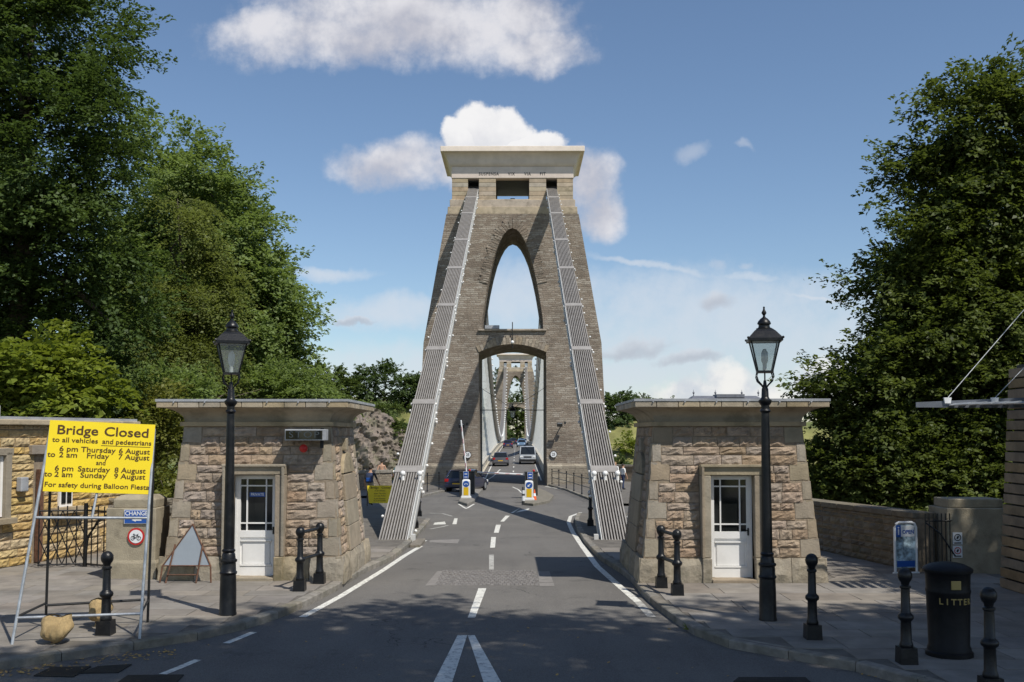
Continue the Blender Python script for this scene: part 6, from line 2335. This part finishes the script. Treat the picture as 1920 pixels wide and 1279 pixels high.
oak = [PB(40, 90, 180, 170, 29), PB(165, 60, 66, 90, 28), PB(90, 300, 140, 140, 28), PB(200, 205, 40, 56, 27.5), PB(195, 330, 45, 60, 28), PB(40, 500, 200, 170, 28.5), PB(160, 440, 90, 110, 28),
       PB(60, 640, 210, 110, 29), PB(210, 580, 80, 95, 29), PB(-230, 300, 280, 330, 31), PB(-120, -90, 280, 150, 30), PB(-150, 650, 200, 120, 30)]
tree('oak_tree', 'tall dark oak filling the left edge of the photo', (-14.5, 29.5, -.2), oak, 'oak', 8600, 40, .150, .50, 11, .45)
ash = [PB(330, 430, 110, 110, 46), PB(420, 560, 110, 110, 46), PB(320, 600, 130, 120, 45), PB(470, 690, 100, 60, 45), PB(330, 710, 140, 60, 44)]
for y_, e_ in ((265, 375), (310, 425), (365, 470), (430, 505), (500, 530), (570, 556), (640, 580), (700, 575)):
    ash.append(PB(e_ - 62, y_ + 18, 62, 46, 44, 1.4))
tree('ash_tree', 'mid green ash tree behind the left toll booth', (-14.0, 46, -.6), ash, 'ash', 6400, 40, .19, .62, 12, .35)
birch = [PB(345, 430, 44, 70, 38), PB(385, 540, 46, 80, 38), PB(310, 600, 50, 80, 38), PB(350, 670, 80, 70, 38)]
tree('birch_tree', 'pale drooping birch between the oak and the ash', (-12.4, 38.5, -.5), birch, 'birch', 1500, 34, .12, .42, 13, .18, droop=.8)
sum_ = [PB(70, 715, 85, 42, 26.5), PB(150, 745, 60, 36, 26.5), PB(20, 750, 70, 40, 26.5)]
tree('sumac_bush', 'bright yellow-green bush above the yellow stone building', (-12.2, 27, -.2), sum_, 'sumac', 420, 26, .22, .45, 14, .10, cat='bush', limbs=6)
hd_ = [PB(250, 790, 80, 50, 29), PB(300, 830, 40, 80, 28), PB(285, 930, 42, 70, 26.5), PB(180, 830, 120, 60, 30), PB(235, 900, 60, 60, 28)]
tree('hedge_bush', 'sunlit yellowing hedge between the yellow sign and the left booth', (-10.0, 28, -.2), hd_, 'hedge', 1100, 26, .13, .36, 15, .08, cat='bush', limbs=6)
iv = [PB(80, 790, 190, 45, 31), PB(300, 760, 130, 60, 33), PB(500, 750, 140, 50, 40), PB(590, 745, 50, 40, 46)]
tree('laurel_bush', 'broad green shrubbery rising behind the left booth roof', (-11.5, 34, -.4), iv, 'ash', 2400, 24, .15, .36, 16, .10, cat='bush', limbs=6)

lime = [PB(1835, 205, 46, 48, 30, 1.3), PB(1890, 240, 90, 90, 30), PB(1890, 420, 120, 140, 31), PB(1810, 560, 140, 110, 30.5), PB(1790, 730, 160, 110, 30.5), PB(1720, 850, 140, 84, 30.5), PB(1890, 660, 130, 160, 31), PB(1890, 860, 140, 100, 30), PB(2080, 500, 150, 320, 32)]
for y_, e_ in ((195, 1735), (240, 1690), (300, 1725), (355, 1665), (415, 1645), (475, 1610), (540, 1600), (600, 1640), (650, 1590), (705, 1530), (760, 1528), (815, 1535), (870, 1545), (915, 1560)):
    lime.append(PB(e_ + 92, y_, 78, 50, 29.6, 1.4))
    if e_ < 1720:
        lime.append(PB(e_ + 170, y_ + 10, 80, 56, 30.2, 1.3))
tree('lime_tree', 'large dark lime tree behind the wall on the right', (14.2, 30.5, -.2), lime, 'lime', 10500, 40, .165, .50, 21, .4)

und = [PB(1575, 850, 44, 70, 29.8), PB(1590, 905, 56, 44, 29.8), PB(1690, 915, 90, 44, 29.5), PB(1800, 925, 100, 50, 29), PB(1900, 935, 90, 50, 28.5)]
tree('shrub', 'dark shrubs in the shade behind the right boundary wall', (12.0, 29.6, -.3), und, 'lime', 2400, 34, .15, .36, 22, .10, cat='bush', limbs=5)

# far bank
far = [('distant_tree', 'rounded dark tree on the far bank, tallest left of the tower', [(700, 716, 52, 42), (735, 722, 42, 40), (668, 732, 34, 34)], 345, 'far_leaf2', 31),
       ('distant_tree', 'small round-headed tree on the far bank beside the ash', [(612, 706, 30, 28), (630, 735, 44, 30)], 340, 'far_leaf', 32),
       ('distant_tree', 'dark tree on the far bank touching the left edge of the tower', [(775, 738, 32, 36), (758, 752, 30, 22)], 350, 'far_leaf2', 33),
       ('distant_tree', 'broad pale tree on the far bank over the left booth roof', [(560, 735, 60, 44), (600, 748, 50, 26)], 330, 'far_leaf', 34),
       ('distant_tree', 'tree on the far bank just right of the tower', [(1158, 775, 34, 40), (1150, 815, 30, 30)], 340, 'far_leaf2', 35),
       ('distant_tree', 'domed tree on the far bank over the left end of the right booth roof', [(1215, 765, 52, 32), (1190, 790, 40, 40)], 350, 'far_leaf', 36),
       ('distant_tree', 'leafy tree filling the far tower arch', [(968, 725, 24, 34), (955, 760, 26, 34), (985, 770, 24, 40), (968, 800, 30, 30)], 395, 'far_leaf', 37),
       ('distant_tree', 'dark tree left of the far tower seen through the portal', [(932, 735, 16, 32), (925, 780, 18, 40), (945, 800, 16, 30)], 380, 'far_leaf2', 38)]
for nm, lab, bl, Y, m, sd_ in far:
    B = [PB(*b, Y) for b in bl]
    cx = sum(b[0][0] for b in B) / len(B)
    tree(nm, lab, (cx, Y, float(terrain_h(cx, Y))), B, m, 700, 22, .75, 1.1, sd_, .5, 'trees on the far bank', limbs=5)
fb = [((737, 815, 16, 30), 300, 'far_leaf', 'ivy-green bush on the right side of the rock cliff'), ((762, 812, 18, 22), 306, 'far_leaf2', 'bush on the grassy slope beside the left chain'),
      ((735, 868, 22, 14), 298, 'sumac', 'bright bush at the foot of the rock cliff'), ((1175, 840, 20, 26), 318, 'sumac', 'yellow-green bush beside the right booth wall'),
      ((720, 767, 60, 5), 322, 'far_leaf', 'clipped hedge along the brow of the far slope'), ((1155, 868, 26, 10), 312, 'far_leaf2', 'low dark bush at the foot of the right slope')]
for k, (b_, Y, m, lab) in enumerate(fb):
    B = [PB(*b_, Y, 1.0 if b_[3] > 8 else 2)]
    c_ = B[0][0]
    tree('distant_bush', lab, (c_[0], Y, c_[2] - B[0][1][2]), B, m, 130, 22, .6, .9, 60 + k, .2, 'bushes on the far bank', 'bush', limbs=2)

# street trees behind the photographer whose shade falls over the foreground
for k, (x, y, z, lab) in enumerate(((6.9, 3.9, 15.2, 'street tree right behind the camera shading the road'), (13.6, 4.4, 15.0, 'street tree at the right behind the camera shading the pavement'), (0.6, -1.6, 16.4, 'street tree directly behind the camera shading the road'),
                                 (19.0, 13.8, 12.5, 'street tree outside the right edge shading the gate pier'))):
    B = [((x, y, z), (4.3, 4.3, 3.6)), ((x + 2.0, y - 1.5, z + 1.2), (3.2, 3.2, 2.8)), ((x - 1.9, y - 1.6, z + .6), (2.6, 2.6, 2.4))]
    tree('street_tree', lab, (x + 1.5, y - 5.5, -.1), B, 'lime', 1200, 34, .22, .62, 80 + k, .35, 'street trees behind the camera', limbs=8)

# weeds in the kerb joints
for k, (px, py, lab) in enumerate(((1362, 1190, 'tuft of weeds at the right kerb below the lamp post'), (1218, 1119, 'small weed at the kerb corner of the right booth'), (1290, 1181, 'low weed in the gutter left of the right lamp post'))):
    p = ground(px, py, .03)
    t = thing('weed', lab, 'plant', p, 0, 'weeds in the kerb')
    b_ = MB()
    r_ = random.Random(k)
    for i in range(16):
        a, l = r_.uniform(0, 6.28), r_.uniform(.06, .15)
        d = Vector((math.cos(a), math.sin(a), r_.uniform(.4, 1.3))).normalized()
        n_ = Vector((-d.y, d.x, 0)).normalized() * .012
        b_.add([Vector(), d * l * .5 + n_, d * l + Vector((0, 0, -.02)), d * l * .5 - n_], [(0, 1, 2, 3)])
    part('leaves', b_, M['sumac'], t)
